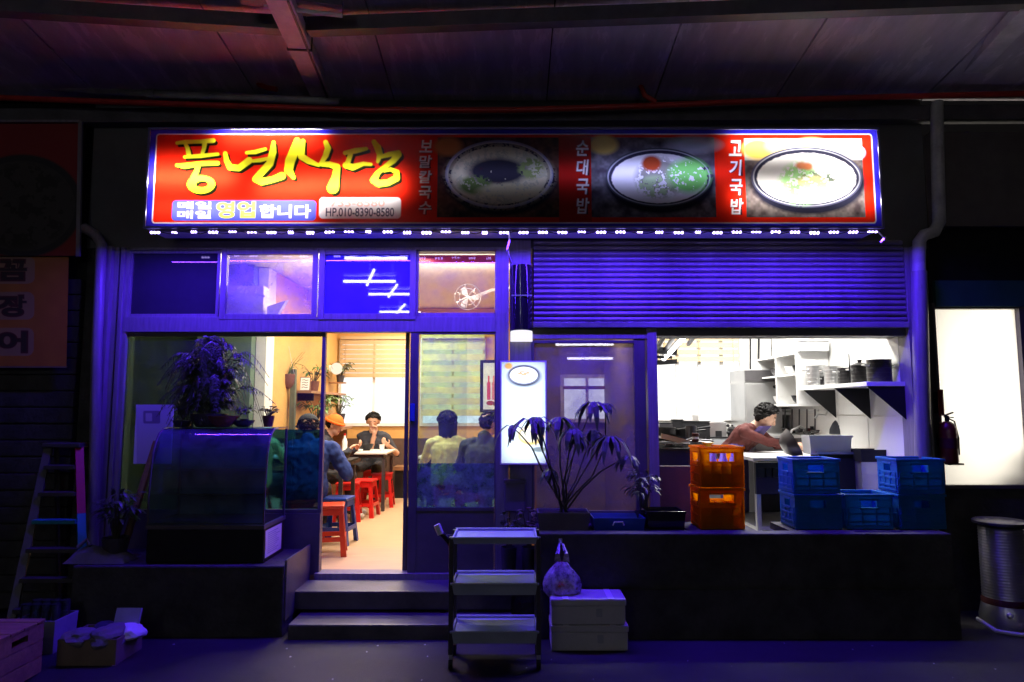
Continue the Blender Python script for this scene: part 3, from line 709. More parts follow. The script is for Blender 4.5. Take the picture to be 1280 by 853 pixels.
# ---- middle pantry, seen dimly through dirty glass
sb('back_wall', DX1 + .081, 1.13, 2.9, 3.0, FLOOR + .001, 2.95, 'plaster_brown')
f = back_window(700, 766, 2.855, 1.40, 1.98, 1)  # made-up lit window behind the glass, standing in for a reflected one
sb('window_rail', ax(703, 2.85), ax(763, 2.85), 2.80, 2.822, 1.80, 1.84, 'wood_brown')
pn = [c for c in f.children if c.name.startswith('pane')][0]; pn.data.materials[0] = glow('window_reflection_glow', (.85, .88, 1), 1.3)
sb('partition_wall', 1.13, 1.17, .3, 4.9, FLOOR + .001, 3.0, 'plaster_brown'); sb('ceiling', DX1 + .081, 1.129, .3, 3, 2.96, 3.05, 'ceiling')
# ---- kitchen
KX0, KX1, KY = 1.17, 3.2, 2.9
sb('floor', 1.171, KX1 + .05, .051, KY + .1, -.04, FLOOR, 'floor_tile')
wk0, wk1, wkz0, wkz1 = ax(818, KY), ax(928, KY), 1.42, 2.62
for a in ((KX0, KX1, FLOOR + .001, wkz0), (wk1, KX1, wkz0 + .001, 2.9), (KX0, wk1 - .001, wkz1, 2.9), (KX0, wk0, wkz0 + .001, wkz1 - .001)): sb('back_wall', a[0], a[1], KY, KY + .12, a[2], a[3], 'plaster_white')
back_window(818, 928, KY, wkz0 + .002, wkz1, 3)
sb('window_rail', wk0 + .05, wk1 - .05, KY - .03, KY - .021, 1.86, 1.89, 'white_metal')
sb('ceiling', KX0, KX1 + .05, .3, KY + .1, 2.91, 3.0, 'plaster_white')
sb('inner_wall', KX1 + .012, KX1 + .055, .13, KY, FLOOR + .001, 2.9, 'plaster_white')
tm = None
for i in range(5):
    for j in range(6):
        if tm is None:
            o = obj('tile', MB().box(0, .010, .004, .546, .004, .396), M['tile'], shop, world=False, bevel=.003); tm = o.data
        else: o = link('tile', tm, shop)
        o.location = (KX1 + random.uniform(-.001, .001), .13 + i * .55, FLOOR + .03 + j * .4)

# ------------------------------------------------------------------ neighbours
nb = thing('neighbour_shop', 'dark neighbouring shop with a glowing frosted window beside the fire extinguisher', 'building', (4.4, 0, 0))
nx0 = RX + .105
def nbx(name, x0, x1, y0, y1, z0, z1, m, **k): return obj(name, MB().box(x0, x1, y0, y1, z0, z1), M[m], nb, **k)
zw0, zw1 = az(606, .02), az(387, .02)
nbx('lower_wall', nx0, 6.5, .0, .15, -.05, zw0 - .03, 'concrete_dark'); nbx('upper_wall', nx0, 6.5, .0, .15, zw1 + .05, az(285, 0), 'black')
M['green_board'] = mat('green_board', (.02, .09, .09), .5); M['fascia_brown'] = mat('fascia_brown', (.11, .095, .085), .6, var=.25)
nbx('sign_board', nx0 + .02, 6.5, -.10, -.002, az(283, -.1), az(165, -.1), 'fascia_brown'); nbx('signband', nx0 + .02, 6.5, -.04, -.002, az(384, 0), az(352, 0), 'green_board')
nbx('side_wall', 6.3, 6.5, .16, 1.2, -.05, 3, 'concrete_dark'); nbx('back_wall', nx0, 6.3, 1.1, 1.2, -.05, 3, 'plaster_white'); nbx('side_wall', nx0, nx0 + .05, .16, 1.1, -.05, 3, 'plaster_white')
wf = MB(); xw0, xw1 = nx0 + .02, ax(1272, .02)
for a, c in ((nx0 - .0, nx0 + .02), (xw1, xw1 + .05)): wf.box(a, c, -.02, .08, zw0 - .029, zw1 + .049)
wf.box(nx0 + .0205, xw1 - .0005, -.018, .078, zw1, zw1 + .048); wf.box(nx0 + .0205, xw1 - .0005, -.018, .078, zw0 - .028, zw0)
wf.box(xw1 + .0505, 6.5, -.018, .078, zw1, zw1 + .048)
wfo = obj('window_frame', wf, M['alu_dark'], nb)
cv = Canvas(0, 0, 12, 20, 6, (.88, .87, .84)); nzz = cv.noise(2.5, 4); cv.put(nzz * .1, (.72, .7, .62))
cv.sheet('pane', [(xw0, .03, zw1), (xw1, .03, zw1), (xw0, .03, zw0), (xw1, .03, zw0)], M['frosted'], wfo)
cv.sheet('pane', [(xw1 + .05, .03, zw1), (6.3, .03, zw1), (xw1 + .05, .03, zw0), (6.3, .03, zw0)], M['frosted'], wfo)
lamp('neighbour_light', (4.3, .95, 1.75), (1.4, 1.2), 46, (1, .93, .80), (0, -1, -.05)); 
obj('shelf', MB().box(ax(1222, .2), ax(1290, .2), .16, .3, zw0, az(586, .2)), M['card'], nb); obj('crock', MB().lathe([(.05, 0), (.09, .05), (.08, .16), (.05, .2), (0, .2)], c=(ax(1250, .22), .22, az(586, .2)), n=16), M['leaf_pale'], nb)

nl = thing('neighbour_wall', 'dark shuttered wall beside the restaurant behind the stepladder', 'wall', (-4.6, 0, 0))
obj('wall', MB().box(-7, LX - .165, .04, .2, -.05, 4.25), M['black'], nl)
me = None
for i in range(20):
    if me is None:
        o = obj('slat', MB().box(-2.4, LX - .17 + 4.6, -.03, .036, 0, .125), M['concrete_dark'], nl, world=False, bevel=.01); me = o.data
    else: o = link('slat', me, nl)
    o.location = (0, random.uniform(-.004, .004), .02 + i * .13)

# banners on the left
bc = Canvas(0, 153, 103, 320, 1.6, (.26, .018, .02))
n = bc.noise(8, 61); n2 = bc.noise(3, 62)
bc.ell(38, 258, 66, 64, (.03, .028, .03), blur=3); bc.ell(38, 258, 58, 56, (.055, .05, .045)); bc.put(((n * .6 + n2 * .4) > .55) * np.clip(1.1 - np.hypot((bc.X - 38) / 54, (bc.Y - 258) / 52), 0, .2) * 4, (.02, .018, .016))
YB = -.12
bn = thing('food_banner', 'dark red banner with a round food picture hanging above an orange banner', 'banner', (ax(50, YB, 236), YB, az(320, YB)))
c4 = [at(-16, 153, YB), at(101, 153, YB), at(-16, 320, YB), at(101, 320, YB)]
bc.sheet('banner_face', c4, M['print'], bn)
obj('frame', MB().beam(at(101, 152, YB - .02), at(98, 321, YB - .02), .022, .03).beam(at(-16, 152, YB - .02), at(100, 152, YB - .02), .02, .02), M['alu'], bn); obj('backing', MB().box(c4[0].x, c4[1].x, YB + .006, -.035, c4[2].z, c4[0].z), M['black'], bn)
oc = Canvas(0, 320, 86, 458, 1.8, (.52, .20, .03)); oc.put(oc.noise(14, 5) * .5, (.36, .11, .02))
for ch, y0 in (('꼼', 326), ('장', 370), ('어', 414)):
    oc.rrect(4, y0 - 3, 50, y0 + 31, 8, (.36, .25, .14), .75)
    oc.text(ch, 10, y0, 44, y0 + 28, (.10, .02, .02), .06)
    oc.text(ch, 12, y0 + 2, 42, y0 + 26, (.05, .03, .02), .03)
ob = thing('orange_banner', 'dim orange banner with three dark letters hanging under the red food banner', 'banner', (ax(40, YB + .03), YB + .03, az(458, YB + .03)))
y_ = YB + .03
oc.sheet('banner_face', [at(-16, 318, y_), at(86, 318, y_), at(-16, 458, y_), at(83, 458, y_)], M['print'], ob)
obj('hem', MB().beam(at(-16, 459, y_ - .004), at(84, 459, y_ - .004), .012, .012), M['card'], ob)

# ------------------------------------------------------------------ awning roof over the street
SL = .14; ZR = az(128, 0)
aw = thing('awning_roof', 'sloping metal awning roof over the street with dark beams and seams', 'roof', (0, 0, ZR))
def on_roof(px, py, h):
    k = at(px, py, CAM_Y + 1).z - EYE
    y = (ZR - h - EYE + k * CAM_Y) / (k + SL)
    return at(px, py, y)
def rz(y, h=0): return ZR + SL * (-y) + h
edges_px = [-420, -190, 50, 276, 470, 690, 845, 1018, 1230, 1440, 1700]
for i in range(len(edges_px) - 1):
    x0, x1 = ax(edges_px[i], -.8, 40) + .006, ax(edges_px[i + 1], -.8, 40) - .006
    p = MB(); ya, yb = -.02, -5.0
    h0, h1 = random.uniform(0, .006), random.uniform(0, .006)
    p.add([(x0, ya, rz(ya, h0)), (x1, ya, rz(ya, h1)), (x1, yb, rz(yb, h0)), (x0, yb, rz(yb, h1)), (x0, ya, rz(ya, .04)), (x1, ya, rz(ya, .04)), (x1, yb, rz(yb, .04)), (x0, yb, rz(yb, .04))],
          [(0, 1, 2, 3), (7, 6, 5, 4), (0, 4, 5, 1), (1, 5, 6, 2), (2, 6, 7, 3), (3, 7, 4, 0)])
    obj('roof_panel', p, M['roof'], aw)
obj('roof_backing', MB().add([(-9, 0, rz(0, .06)), (9, 0, rz(0, .06)), (9, -5, rz(-5, .06)), (-9, -5, rz(-5, .06))], [(0, 1, 2, 3)]), M['black'], aw)
Yb = -.92
obj('beam', MB().beam(on_roof(-60, 5, .10), on_roof(384, 34, .10), .09, .10), M['steel_beam'], aw); obj('beam', MB().beam(on_roof(386, 34, .10), on_roof(1340, -2, .10), .085, .10), M['steel_beam'], aw)
obj('beam', MB().beam(at(-60, 148, -.06), at(1340, 143, -.06), .10, .12), M['steel_beam'], aw)
def truss(a, b, w, h):
    o = obj('truss_brace', MB().beam(a, b, w, h), M['steel_light'], aw, bevel=.006)
    return o
tA, tB = on_roof(348, -8, .20), at(402, 118, -.12)
t1 = truss(tA, tB, .16, .09)
obj('strap', MB().beam(tA.lerp(tB, .42), tA.lerp(tB, .435), .172, .104), M['black'], t1)
obj('cover_strip', MB().beam(tA + V((.06, 0, -.052)), tB + V((.06, 0, -.052)), .012, .012), M['steel_beam'], t1)
truss(at(374, 122, -.05), at(392, 62, -.5), .05, .05); truss(on_roof(1292, 4, .12), at(1197, 106, -.10), .15, .08)
fx = thing('light_fixture', 'unlit fluorescent batten fixed under the awning beside the diagonal brace', 'lamp', on_roof(395, 10, .14))
obj('housing', MB().beam(on_roof(300, -8, .12), on_roof(428, 8, .12), .13, .07), M['steel_beam'], fx); obj('tube', MB().tube([on_roof(330, 8, .19), on_roof(428, 20, .19)], .014, 8), M['white_plastic'], fx)
gp = [at(-40, 104, -.16), at(60, 109, -.16), at(116, 113, -.16), at(190, 118, -.16), at(300, 122, -.16), at(408, 127, -.16), at(420, 127, -.13), at(424, 127, -.02)]
pg = thing('conduit_pipe', 'weathered grey conduit pipe running along the top of the dark wall', 'pipe', gp[0])
obj('pipe', MB().tube(gp, .03, 12), M['pipe_grey'], pg, smooth=True); 
for i in (2, 3): obj('coupling', MB().tube([gp[i] - V((.03, 0, 0)), gp[i] + V((.03, 0, 0))], .038, 12), M['pipe_grey'], pg, smooth=True)
rp = [at(-40, 121, -.22), at(120, 127, -.22), at(300, 133, -.22), at(460, 138, -.22), at(640, 138, -.22), at(800, 133, -.22), at(960, 126, -.22), at(1120, 121, -.22), at(1340, 116, -.22)]
rr = thing('red_pipe', 'thin red pipe sagging along the wall above the sign', 'pipe', rp[0]); obj('pipe', MB().tube(rp, .024, 12), M['pipe_red'], rr, smooth=True)
for nm, pts, lab in (('pipe_elbow', [at(317, 84, -.2), at(318, 96, -.22), at(324, 106, -.24), at(334, 110, -.25), at(346, 112, -.26)], 'small red pipe elbow poking out beside the diagonal brace'),
                     ('pipe_elbow', [at(803, 96, -.2), at(801, 108, -.22), at(806, 120, -.22), at(820, 128, -.22)], 'dull red pipe elbow joining the red pipe above the sign middle')):
    e = thing(nm, lab, 'pipe', pts[0], group='red pipe elbows'); obj('pipe', MB().tube(pts, .02, 10), M['pipe_red'], e, smooth=True)
# rainwater pipe at the right end
rq = [at(1171, 128, -.14), at(1172, 200, -.14), at(1174, 278, -.14), at(1168, 290, -.14), at(1155, 294, -.14), at(1149, 302, -.14), at(1149, 340, -.14)]
dp = thing('rainwater_pipe', 'grey rainwater pipe with an offset bend at the end of the sign', 'pipe', rq[0])
obj('pipe', MB().tube(rq, [.048] * 7, 14), M['pipe_grey'], dp, smooth=True)
obj('pipe', MB().tube([rq[-1] + V((0, 0, .001)), at(1154, 575, -.14)], .058, 14), M['alu'], dp, smooth=True)
lp = [at(105, 285, -.1), at(120, 294, -.12), at(127, 306, -.14), at(121, 430, -.14), at(116, 690, -.14)]
ld = thing('rainwater_pipe', 'blue lit pipe running down beside the dark transom window', 'pipe', lp[0]); obj('pipe', MB().tube(lp, .04, 12), M['alu'], ld, smooth=True)
# lamps across the street: lit crossed fluorescent tubes that the dark transom glass reflects
for i, (px, py, d, lab) in enumerate(((470, 323, 13.0, 'lit fluorescent tube reflected at the top of the blue transom pane'), (462, 352, 15.5, 'crossed fluorescent tubes reflected in the middle of the blue transom pane'), (490, 368, 17.4, 'crossed fluorescent tubes reflected lower in the blue transom pane'), (500, 390, 20.0, 'crossed fluorescent tubes reflected at the foot of the blue transom pane'), (731, 430, 14.0, 'straight fluorescent tube reflected high in the dim middle window'), (738, 448, 18.0, 'straight fluorescent tube reflected lower in the dim middle window'))):
    p = at(px, py, d - 5.5); p.y = -p.y - .06
    L = thing('street_lamp', lab, 'lamp', p, group='fluorescent lamps over the street')
    obj('tube', MB().tube([(-.6, 0, 0), (.6, 0, 0)], .03, 8), M['tube_light'], L, world=False)
    if 0 < i < 4: obj('tube', MB().tube([(-.25, -.9, .08), (.28, .9, .08)], .03, 8), M['tube_light'], L, world=False)
    obj('housing', MB().box(-.62, .62, -.05, .05, .13, .19).box(-.02, .02, -.02, .02, .191, 1.2), M['steel_light'], L, world=False)
# ------------------------------------------------------------------ people
def closest(p, a, b):
    d = b - a; L = d.dot(d)
    t = 0 if L < 1e-9 else max(0, min(1, (p - a).dot(d) / L))
    return (a + d * t - p).length, t
def ik(a, c, l1, l2, pole):
    d = c - a; D = min(d.length, (l1 + l2) * .985); u = d.normalized()
    c = a + u * D
    x = (l1 * l1 - l2 * l2 + D * D) / (2 * D); h = math.sqrt(max(0, l1 * l1 - x * x))
    p = pole - u * pole.dot(u); p.normalize()
    return a + u * x + p * h, c
def person(name, label, P, f, lean=0.1, seat=True, hands=None, head_f=None, top='tee_dark', legs='trousers', sleeve_skin=False, hair=None, hat=None, group=None, knees=None, feet=None, scale=1.0, bulk=1.0, jacket=False, side=0.0):
    """P = hip centre, f = facing; one continuous voxel-welded body, hair and hat as its children"""
    P, f = V(P), V(f).normalized(); up = V((0, 0, 1)); s = f.cross(up)      # s: the person's right
    t = (up * math.cos(lean) + f * math.sin(lean) + s * side).normalized()  # spine direction
    segs = []                                                               # a, b, ra, rb, material
    def seg(a, b, ra, rb, m): segs.append((V(a), V(b), ra, rb, m))
    C, S, L, H, E, O, LP = 0, 1, 2, 3, 4, 5, 6
    k = scale; kb = bulk
    chest = P + t * .31 * k; neck = P + t * .47 * k; tf = (f * math.cos(lean) - up * math.sin(lean)).normalized()
    seg(P + t * .02, chest, .118 * kb, .125 * kb, C)
    seg(chest, neck - t * .09, .125 * kb, .085 * kb, C)
    for sg_ in (-1, 1):
        seg(P + s * sg_ * .075, P + t * .18 * k + s * sg_ * .06, .115 * kb, .11 * kb, C)
        seg(P + t * .16 * k + s * sg_ * .06, chest + s * sg_ * .075, .11 * kb, .118 * kb, C)
        seg(chest + s * sg_ * .07, neck - t * .07 + s * sg_ * .11, .112 * kb, .075 * kb, C)
        seg(neck - t * .05 + s * sg_ * .05, neck - t * .075 + s * sg_ * .16, .06 * kb, .062 * kb, C)
    hf = V(head_f).normalized() if head_f else (f + V((0, 0, -.25))).normalized()
    hs = hf.cross(up).normalized(); hu = hs.cross(hf).normalized()
    head = neck + (t * .4 + hu * .6).normalized() * .16 * k + hf * .03
    seg(neck - t * .02, head - hu * .05, .056, .052, S)
    seg(head + hf * .012 + hu * .02, head - hf * .022 + hu * .025, .083, .088, S)
    seg(head + hf * .035 - hu * .06, head + hf * .05 - hu * .075, .056, .042, S)
    seg(head + hf * .09 + hu * .005, head + hf * .108 - hu * .03, .011, .016, S)
    for q in (-1, 1):
        seg(head + hs * q * .084 + hu * .012, head + hs * q * .086 - hu * .03 + hf * .008, .018, .013, S)
        seg(head + hf * .078 + hs * q * .034 + hu * .012, head + hf * .079 + hs * q * .030 + hu * .012, .0085, .0085, E)
        seg(head + hf * .082 + hs * q * .046 + hu * .034, head + hf * .09 + hs * q * .018 + hu * .036, .0045, .0045, H)
    seg(head + hf * .086 - hu * .062 + hs * .018, head + hf * .086 - hu * .062 - hs * .018, .009, .009, LP)
    if jacket: seg(neck - t * .07 - tf * .015, neck + t * .005 - tf * .012, .088, .074, C)
    # arms and hands
    for q, hand in zip((-1, 1), hands):
        sh = neck - t * .08 + s * q * .185 * kb; hand = V(hand)
        el, wr = ik(sh, hand, .29 * k, .25 * k, V(-up * .8 + s * q * .55 - f * .25))
        seg(sh, el, .062 * kb if jacket else .054, .05 * kb if jacket else .043, C)
        seg(el, wr, .052 * kb if jacket else .042, .04 * kb if jacket else .029, S if sleeve_skin else C)
        d = (wr - el).normalized(); pn = d.cross(s * q + up * .2).normalized(); sd = d.cross(pn).normalized()
        seg(wr, wr + d * .03, .029, .03, S)
        for c_ in (-.022, .022): seg(wr + d * .025 + sd * c_ * .7, wr + d * .085 + sd * c_, .018, .016, S)
        for fi in range(4):
            o_ = (fi - 1.5) * .0185; ln = (.036, .042, .04, .031)[fi]
            a = wr + d * .09 + sd * o_; m_ = a + (d * .8 + pn * .55).normalized() * ln; e_ = m_ + (d * .25 + pn * .95).normalized() * ln * .8
            seg(a, m_, .0098, .009, S); seg(m_, e_, .009, .008, S)
        a = wr + d * .035 - sd * .03; seg(a, a + (d * .6 - sd * .7 + pn * .35).normalized() * .04, .013, .011, S); a2 = a + (d * .6 - sd * .7 + pn * .35).normalized() * .04; seg(a2, a2 + (d * .8 + pn * .5).normalized() * .03, .0105, .009, S)
    # legs
    for q, i in ((-1, 0), (1, 1)):
        hip = P + s * q * .095 - up * .02
        if seat:
            kn = V(knees[i]) if knees else hip + f * .42 + s * q * .06 - up * .01; an = V(feet[i]) if feet else V((kn.x, kn.y, FLOOR + .09)) + f * .02
        else:
            an = V(feet[i]); kn, an = ik(hip, an, .43 * k, .43 * k, f)
        seg(hip, kn, .088, .06, L); seg(kn, kn.lerp(an, .35), .06, .058, L); seg(kn.lerp(an, .35), an, .058, .042, L)
        seg(an - up * .045 - f * .03, an - up * .055 + f * .14, .042, .036, O)
    mb = MB()
    for a, b, ra, rb, m in segs:
        mb.ball(a, ra, m, 12); mb.ball(b, rb, m, 12)
        if (b - a).length > 1e-4: mb.tube([a, b], [ra, rb], 12, m)
    root = thing(name, label, 'person', (P.x, P.y, FLOOR), 0, group)
    me0 = bpy.data.meshes.new('body'); off = V(root.location)
    me0.from_pydata([V(p) - off for p in mb.v], [], mb.f)
    tmp = bpy.data.objects.new('body_tmp', me0); COL.objects.link(tmp)
    rm = tmp.modifiers.new('weld', 'REMESH'); rm.mode = 'VOXEL'; rm.voxel_size = .0085; rm.use_smooth_shade = True
    sm = tmp.modifiers.new('soft', 'SMOOTH'); sm.iterations = 6; sm.factor = .5
    bpy.context.view_layer.update()
    me = bpy.data.meshes.new_from_object(tmp.evaluated_get(bpy.context.evaluated_depsgraph_get()))
    bpy.data.objects.remove(tmp)
    me.materials.clear()
    for n_ in (top, 'skin', legs, 'hair', 'eye', 'shoe', 'lip'): me.materials.append(M[n_])
    n = len(me.polygons); co = np.zeros(len(me.vertices) * 3); me.vertices.foreach_get('co', co); co = co.reshape(-1, 3) + np.array(off)
    # soft folds in the cloth
    lt = np.zeros(n, int); fc = np.zeros(n * 3); me.polygons.foreach_get('center', fc); fc = fc.reshape(-1, 3) + np.array(off)
    def field(pts):
        best = np.full(len(pts), 1e9); lab = np.zeros(len(pts), int)
        for a, b, ra, rb, m in segs:
            a_, b_ = np.array(a), np.array(b); d = b_ - a_; L_ = max(1e-9, d @ d)
            tt = np.clip(((pts - a_) @ d) / L_, 0, 1); dist = np.linalg.norm(pts - a_ - tt[:, None] * d, axis=1) - (ra + (rb - ra) * tt)
            if m in (E, H, LP): dist -= .0012
            w = dist < best; best[w] = dist[w]; lab[w] = m
        return lab
    lab = field(fc); me.polygons.foreach_set('material_index', lab.astype(np.int32)); me.polygons.foreach_set('use_smooth', np.ones(n, bool))
    lv = field(co)
    amp = np.where((lv == C) | (lv == L), .02 if jacket else .013, 0.0)
    fr = 22.0 if jacket else 26.0
    dsp = np.array([mnoise.noise(V(p) * fr * .5) * .6 + mnoise.noise(V(p) * fr) * .4 for p in co])
    nr = np.zeros(len(me.vertices) * 3); me.vertices.foreach_get('normal', nr)
    co2 = co - np.array(off) + nr.reshape(-1, 3) * (amp * dsp)[:, None]
    me.vertices.foreach_set('co', co2.reshape(-1)); me.update()
    body = link('body', me, root)
    def shell(nm, m_, rad, keep, amp_=.006, fr_=30, extra=None):
        bm = bmesh.new(); bmesh.ops.create_icosphere(bm, subdivisions=4, radius=1)
        for v in list(bm.verts):
            d = v.co.copy(); w = hs * d.x + hf * d.y + hu * d.z
            v.co = head + hu * .018 - hf * .006 + w * (rad + amp_ * mnoise.noise(d * fr_ * .2) + amp_ * mnoise.noise(d * fr_)) - off
            if not keep(d): v.tag = True
        bmesh.ops.delete(bm, geom=[v for v in bm.verts if v.tag], context='VERTS')
        bmesh.ops.solidify(bm, geom=bm.faces[:], thickness=.012)
        if m_ == 'hair':
            rnd = random.Random(len(label))
            for _ in range(150):
                d = V((rnd.gauss(0, 1), rnd.gauss(0, 1), rnd.gauss(0, 1))).normalized()
                if d.z < -.8 or not keep(d) or not keep(V((d.x, d.y + .12, d.z - .12))): continue
                w = hs * d.x + hf * d.y + hu * d.z; tg = (w.cross(V((rnd.gauss(0, 1), rnd.gauss(0, 1), rnd.gauss(0, 1))))).normalized(); r_ = rad * rnd.uniform(.09, .19)
                mtx = Matrix.Translation(head + hu * .018 - hf * .006 + w * (rad + amp_ * .6) - off) @ tg.to_track_quat('X', 'Z').to_matrix().to_4x4() @ Matrix.Diagonal((1.7, .7, .7, 1))
                bmesh.ops.create_icosphere(bm, subdivisions=1, radius=r_, matrix=mtx)
        for f_ in bm.faces: f_.smooth = True
        mm = bpy.data.meshes.new(nm); bm.to_mesh(mm); bm.free(); mm.materials.append(M[m_])
        return link(nm, mm, root)
    if hair == 'short': shell('hair', 'hair', .101, lambda d: d.z > -.85 + 1.5 * max(0, d.y + .15) and not (abs(d.x) > .8 and d.z < -.1 and d.y > -.2), .009)
    if hair == 'curly': shell('hair', 'hair', .112, lambda d: d.z > -.95 + 1.65 * max(0, d.y + .2), .017, 8)
    if hair == 'long':
        shell('hair', 'hair', .106, lambda d: d.z > -.75 + 1.6 * max(0, d.y + .1), .008)
        b = MB()
        for i in range(34):
            a = R(-75 + 150 * i / 33); q = head - hf * .085 * math.cos(a) + hs * .095 * math.sin(a)
            l_ = random.uniform(.18, .27)
            b.tube([q + hu * .03, q - up * .09 - hf * .015, q - up * l_ - hf * random.uniform(.0, .03)], [.017, .016, .005], 5)
        obj('hair_length', b, M['hair'], root, smooth=True)
    if hat == 'cap':
        shell('hair', 'hair', .096, lambda d: d.z > -.8 + 1.6 * max(0, d.y + .1) and d.z < .5)
        c_ = shell('cap', 'cap_black', .107, lambda d: d.z > .12, .002)
        b = MB(); n_ = 9; vs = []
        for i in range(n_):
            a = R(-62 + 124 * i / (n_ - 1)); dr = hf * math.cos(a) + hs * math.sin(a); c0 = head + hu * .034 - hf * .006
            vs += [c0 + dr * .104, c0 + dr * (.104 + .075 * math.cos(a * .9)) - hu * .014]
        b.add(vs, [(2 * i, 2 * i + 1, 2 * i + 3, 2 * i + 2) for i in range(n_ - 1)]); vs2 = [v + hu * .005 for v in vs]; b.add(vs2, [(2 * i, 2 * i + 2, 2 * i + 3, 2 * i + 1) for i in range(n_ - 1)])
        obj('brim', b, M['cap_black'], c_, smooth=True)
    if hat == 'beanie':
        shell('hair', 'hair', .097, lambda d: d.z > -.8 + 1.6 * max(0, d.y + .1) and d.z < .4)
        c_ = shell('beanie', 'beanie', .112, lambda d: d.z > .08, .003, 40)
        b = MB(); ring = [head + hu * .036 - hf * .006 + (hs * math.cos(w) + hf * math.sin(w)) * .113 for w in [2 * math.pi * i / 20 for i in range(21)]]
        b.tube(ring, .017, 8, cap=False); obj('cuff', b, M['beanie'], c_, smooth=True)
    return root, dict(head=head, hf=hf, hs=hs, hu=hu, neck=neck, P=P, t=t, s=s, f=f)

SEAT = FLOOR + .45
# seated diners
x_, y_ = ax(386, 1.15), 1.15
cap_man, J = person('person', 'person in a dark cap and blue padded jacket sitting on a stool with back turned', (x_, y_, SEAT + .07), (-.15, 1, 0), .22, True,
    [(x_ - .3, y_ + .45, 1.06), (x_ + .26, y_ + .32, .98)], (-.25, 1, -.42), 'jacket_blue', 'trousers', hat='cap', jacket=True, bulk=1.28, group='diners')
x_, y_ = ax(403, 2.5), 2.75
person('person', 'person in an orange beanie leaning over the table and looking down', (x_ - .12, y_, SEAT + .06), (1, .12, 0), .30, True, [(x_ + .30, y_ + .25, 1.07), (x_ + .30, y_ - .1, 1.07)], (.93, -.12, -.38), 'jacket_dark', 'trousers', hat='beanie', jacket=True, bulk=1.1, group='diners')
x_, y_ = ax(470, 4.25), 4.25
person('person', 'person in a dark short sleeved shirt resting chin on a raised hand', (x_, y_, SEAT + .06), (-.1, -1, 0), .10, True, [(x_ + .25, y_ - .28, 1.06), (x_ + .03, y_ - .15, 1.20)], (.15, -1, -.45), 'tee_dark', 'trousers', sleeve_skin=True, hair='short', group='diners')
x_, y_ = ax(561, 2.1), 2.1
person('person', 'person with dark hair and a yellow top sitting with back to the sliding door', (x_, y_, SEAT + .07), (-.1, 1, 0), .12, True, [(x_ - .2, y_ + .38, 1.06), (x_ + .2, y_ + .38, 1.06)], (-.3, 1, -.15), 'yellow_top', 'trousers', hair='long', bulk=1.04, group='diners')
x_, y_ = ax(603, 1.6), 1.6
person('person', 'person in a dark jacket with short hair sitting behind the sliding door glass', (x_, y_, SEAT + .07), (.35, 1, 0), .16, True, [(x_ - .08, y_ + .42, 1.06), (x_ + .30, y_ + .32, 1.06)], (.75, .6, -.25), 'jacket_dark', 'trousers', hair='short', jacket=True, bulk=1.1, group='diners')
# the cook bends over the work table
x_, y_ = ax(909, 1.75), 1.75
cook, JC = person('person', 'cook in a maroon sweater and purple apron bending over the work table', (x_, y_, FLOOR + .82), (.74, -.62, 0), .74, False, [(x_ + .66, y_ - .12, 1.19), (x_ + .54, y_ - .38, 1.19)], (.80, -.40, -.58), 'maroon', 'apron', hair='curly', scale=.86, feet=[(x_ + .05, y_ + .1, FLOOR + .09), (x_ - .02, y_ - .14, FLOOR + .09)])
P, t, s, f = JC['P'], JC['t'], JC['s'], JC['f']
ap = MB()
rows = []
for i in range(11):
    q = i / 10
    if q < .45: c = P + t * .40 * (1 - q / .45); fr = f * .125 if q < .3 else f * .13
    else: c = P - V((0, 0, 1)) * .62 * (q - .45) / .55; fr = f * (.135 + .05 * (q - .45))
    w = .12 + .10 * min(1, q / .4)
    row = []
    for j in range(9):
        a = R(-105 + 210 * j / 8) * (.55 if q < .3 else 1)
        row.append(c + (f * math.cos(a) * .155 + s * math.sin(a) * .19 * (w / .2)) + f * .012 * math.sin(j * 2.1 + i * .3))
    rows.append(row)
ap.add([p for r_ in rows for p in r_], [(i * 9 + j, i * 9 + j + 1, i * 9 + j + 10, i * 9 + j + 9) for i in range(10) for j in range(8)])
obj('apron', ap, M['apron'], cook, smooth=True)
kn_ = P - f * .15 + V((0, 0, .02)); bw = MB()
for q in (-1, 1): bw.ribbon([kn_, kn_ + s * q * .06 + V((0, 0, .05)), kn_ + s * q * .10 - V((0, 0, .04)) - f * .02], [.02, .05, .03], V((0, 0, 1))); bw.ribbon([kn_, kn_ + s * q * .04 - V((0, 0, .14)), kn_ + s * q * .05 - V((0, 0, .26))], [.03, .03, .04], s)
obj('apron_bow', bw, M['apron'], cook)
# ------------------------------------------------------------------ dining furniture
def table(name, x0, x1, y0, y1, label, top_m='white_metal', H=.74, g='dining tables'):
    cx, cy = (x0 + x1) / 2, (y0 + y1) / 2; z = FLOOR + H
    t = thing(name, label, 'table', (cx, cy, FLOOR), 0, g)
    obj('tabletop', MB().box(x0, x1, y0, y1, z - .028, z), M[top_m], t, bevel=.006)
    obj('apron', MB().box(x0 + .05, x1 - .05, y0 + .05, y1 - .05, z - .075, z - .029), M['dark_steel'], t)
    for x in (x0 + .05, x1 - .05):
        for y in (y0 + .05, y1 - .05): obj('leg', MB().box(x - .02, x + .02, y - .02, y + .02, FLOOR, z - .076), M['dark_steel'], t)
    return z
TZ = table('dining_table', ax(424, 3.35), ax(488, 3.35), 3.25, 3.9, 'dark edged dining table at the back with a white bottle and cups')
table('dining_table', -2.6, ax(441, 1.95), 1.72, 2.38, 'dining table beside the blue jacket with a black bowl on it', 'black')
table('dining_table', ax(528, 2.75), ax(618, 2.75), 2.5, 3.15, 'dining table behind the sliding door glass between two people')
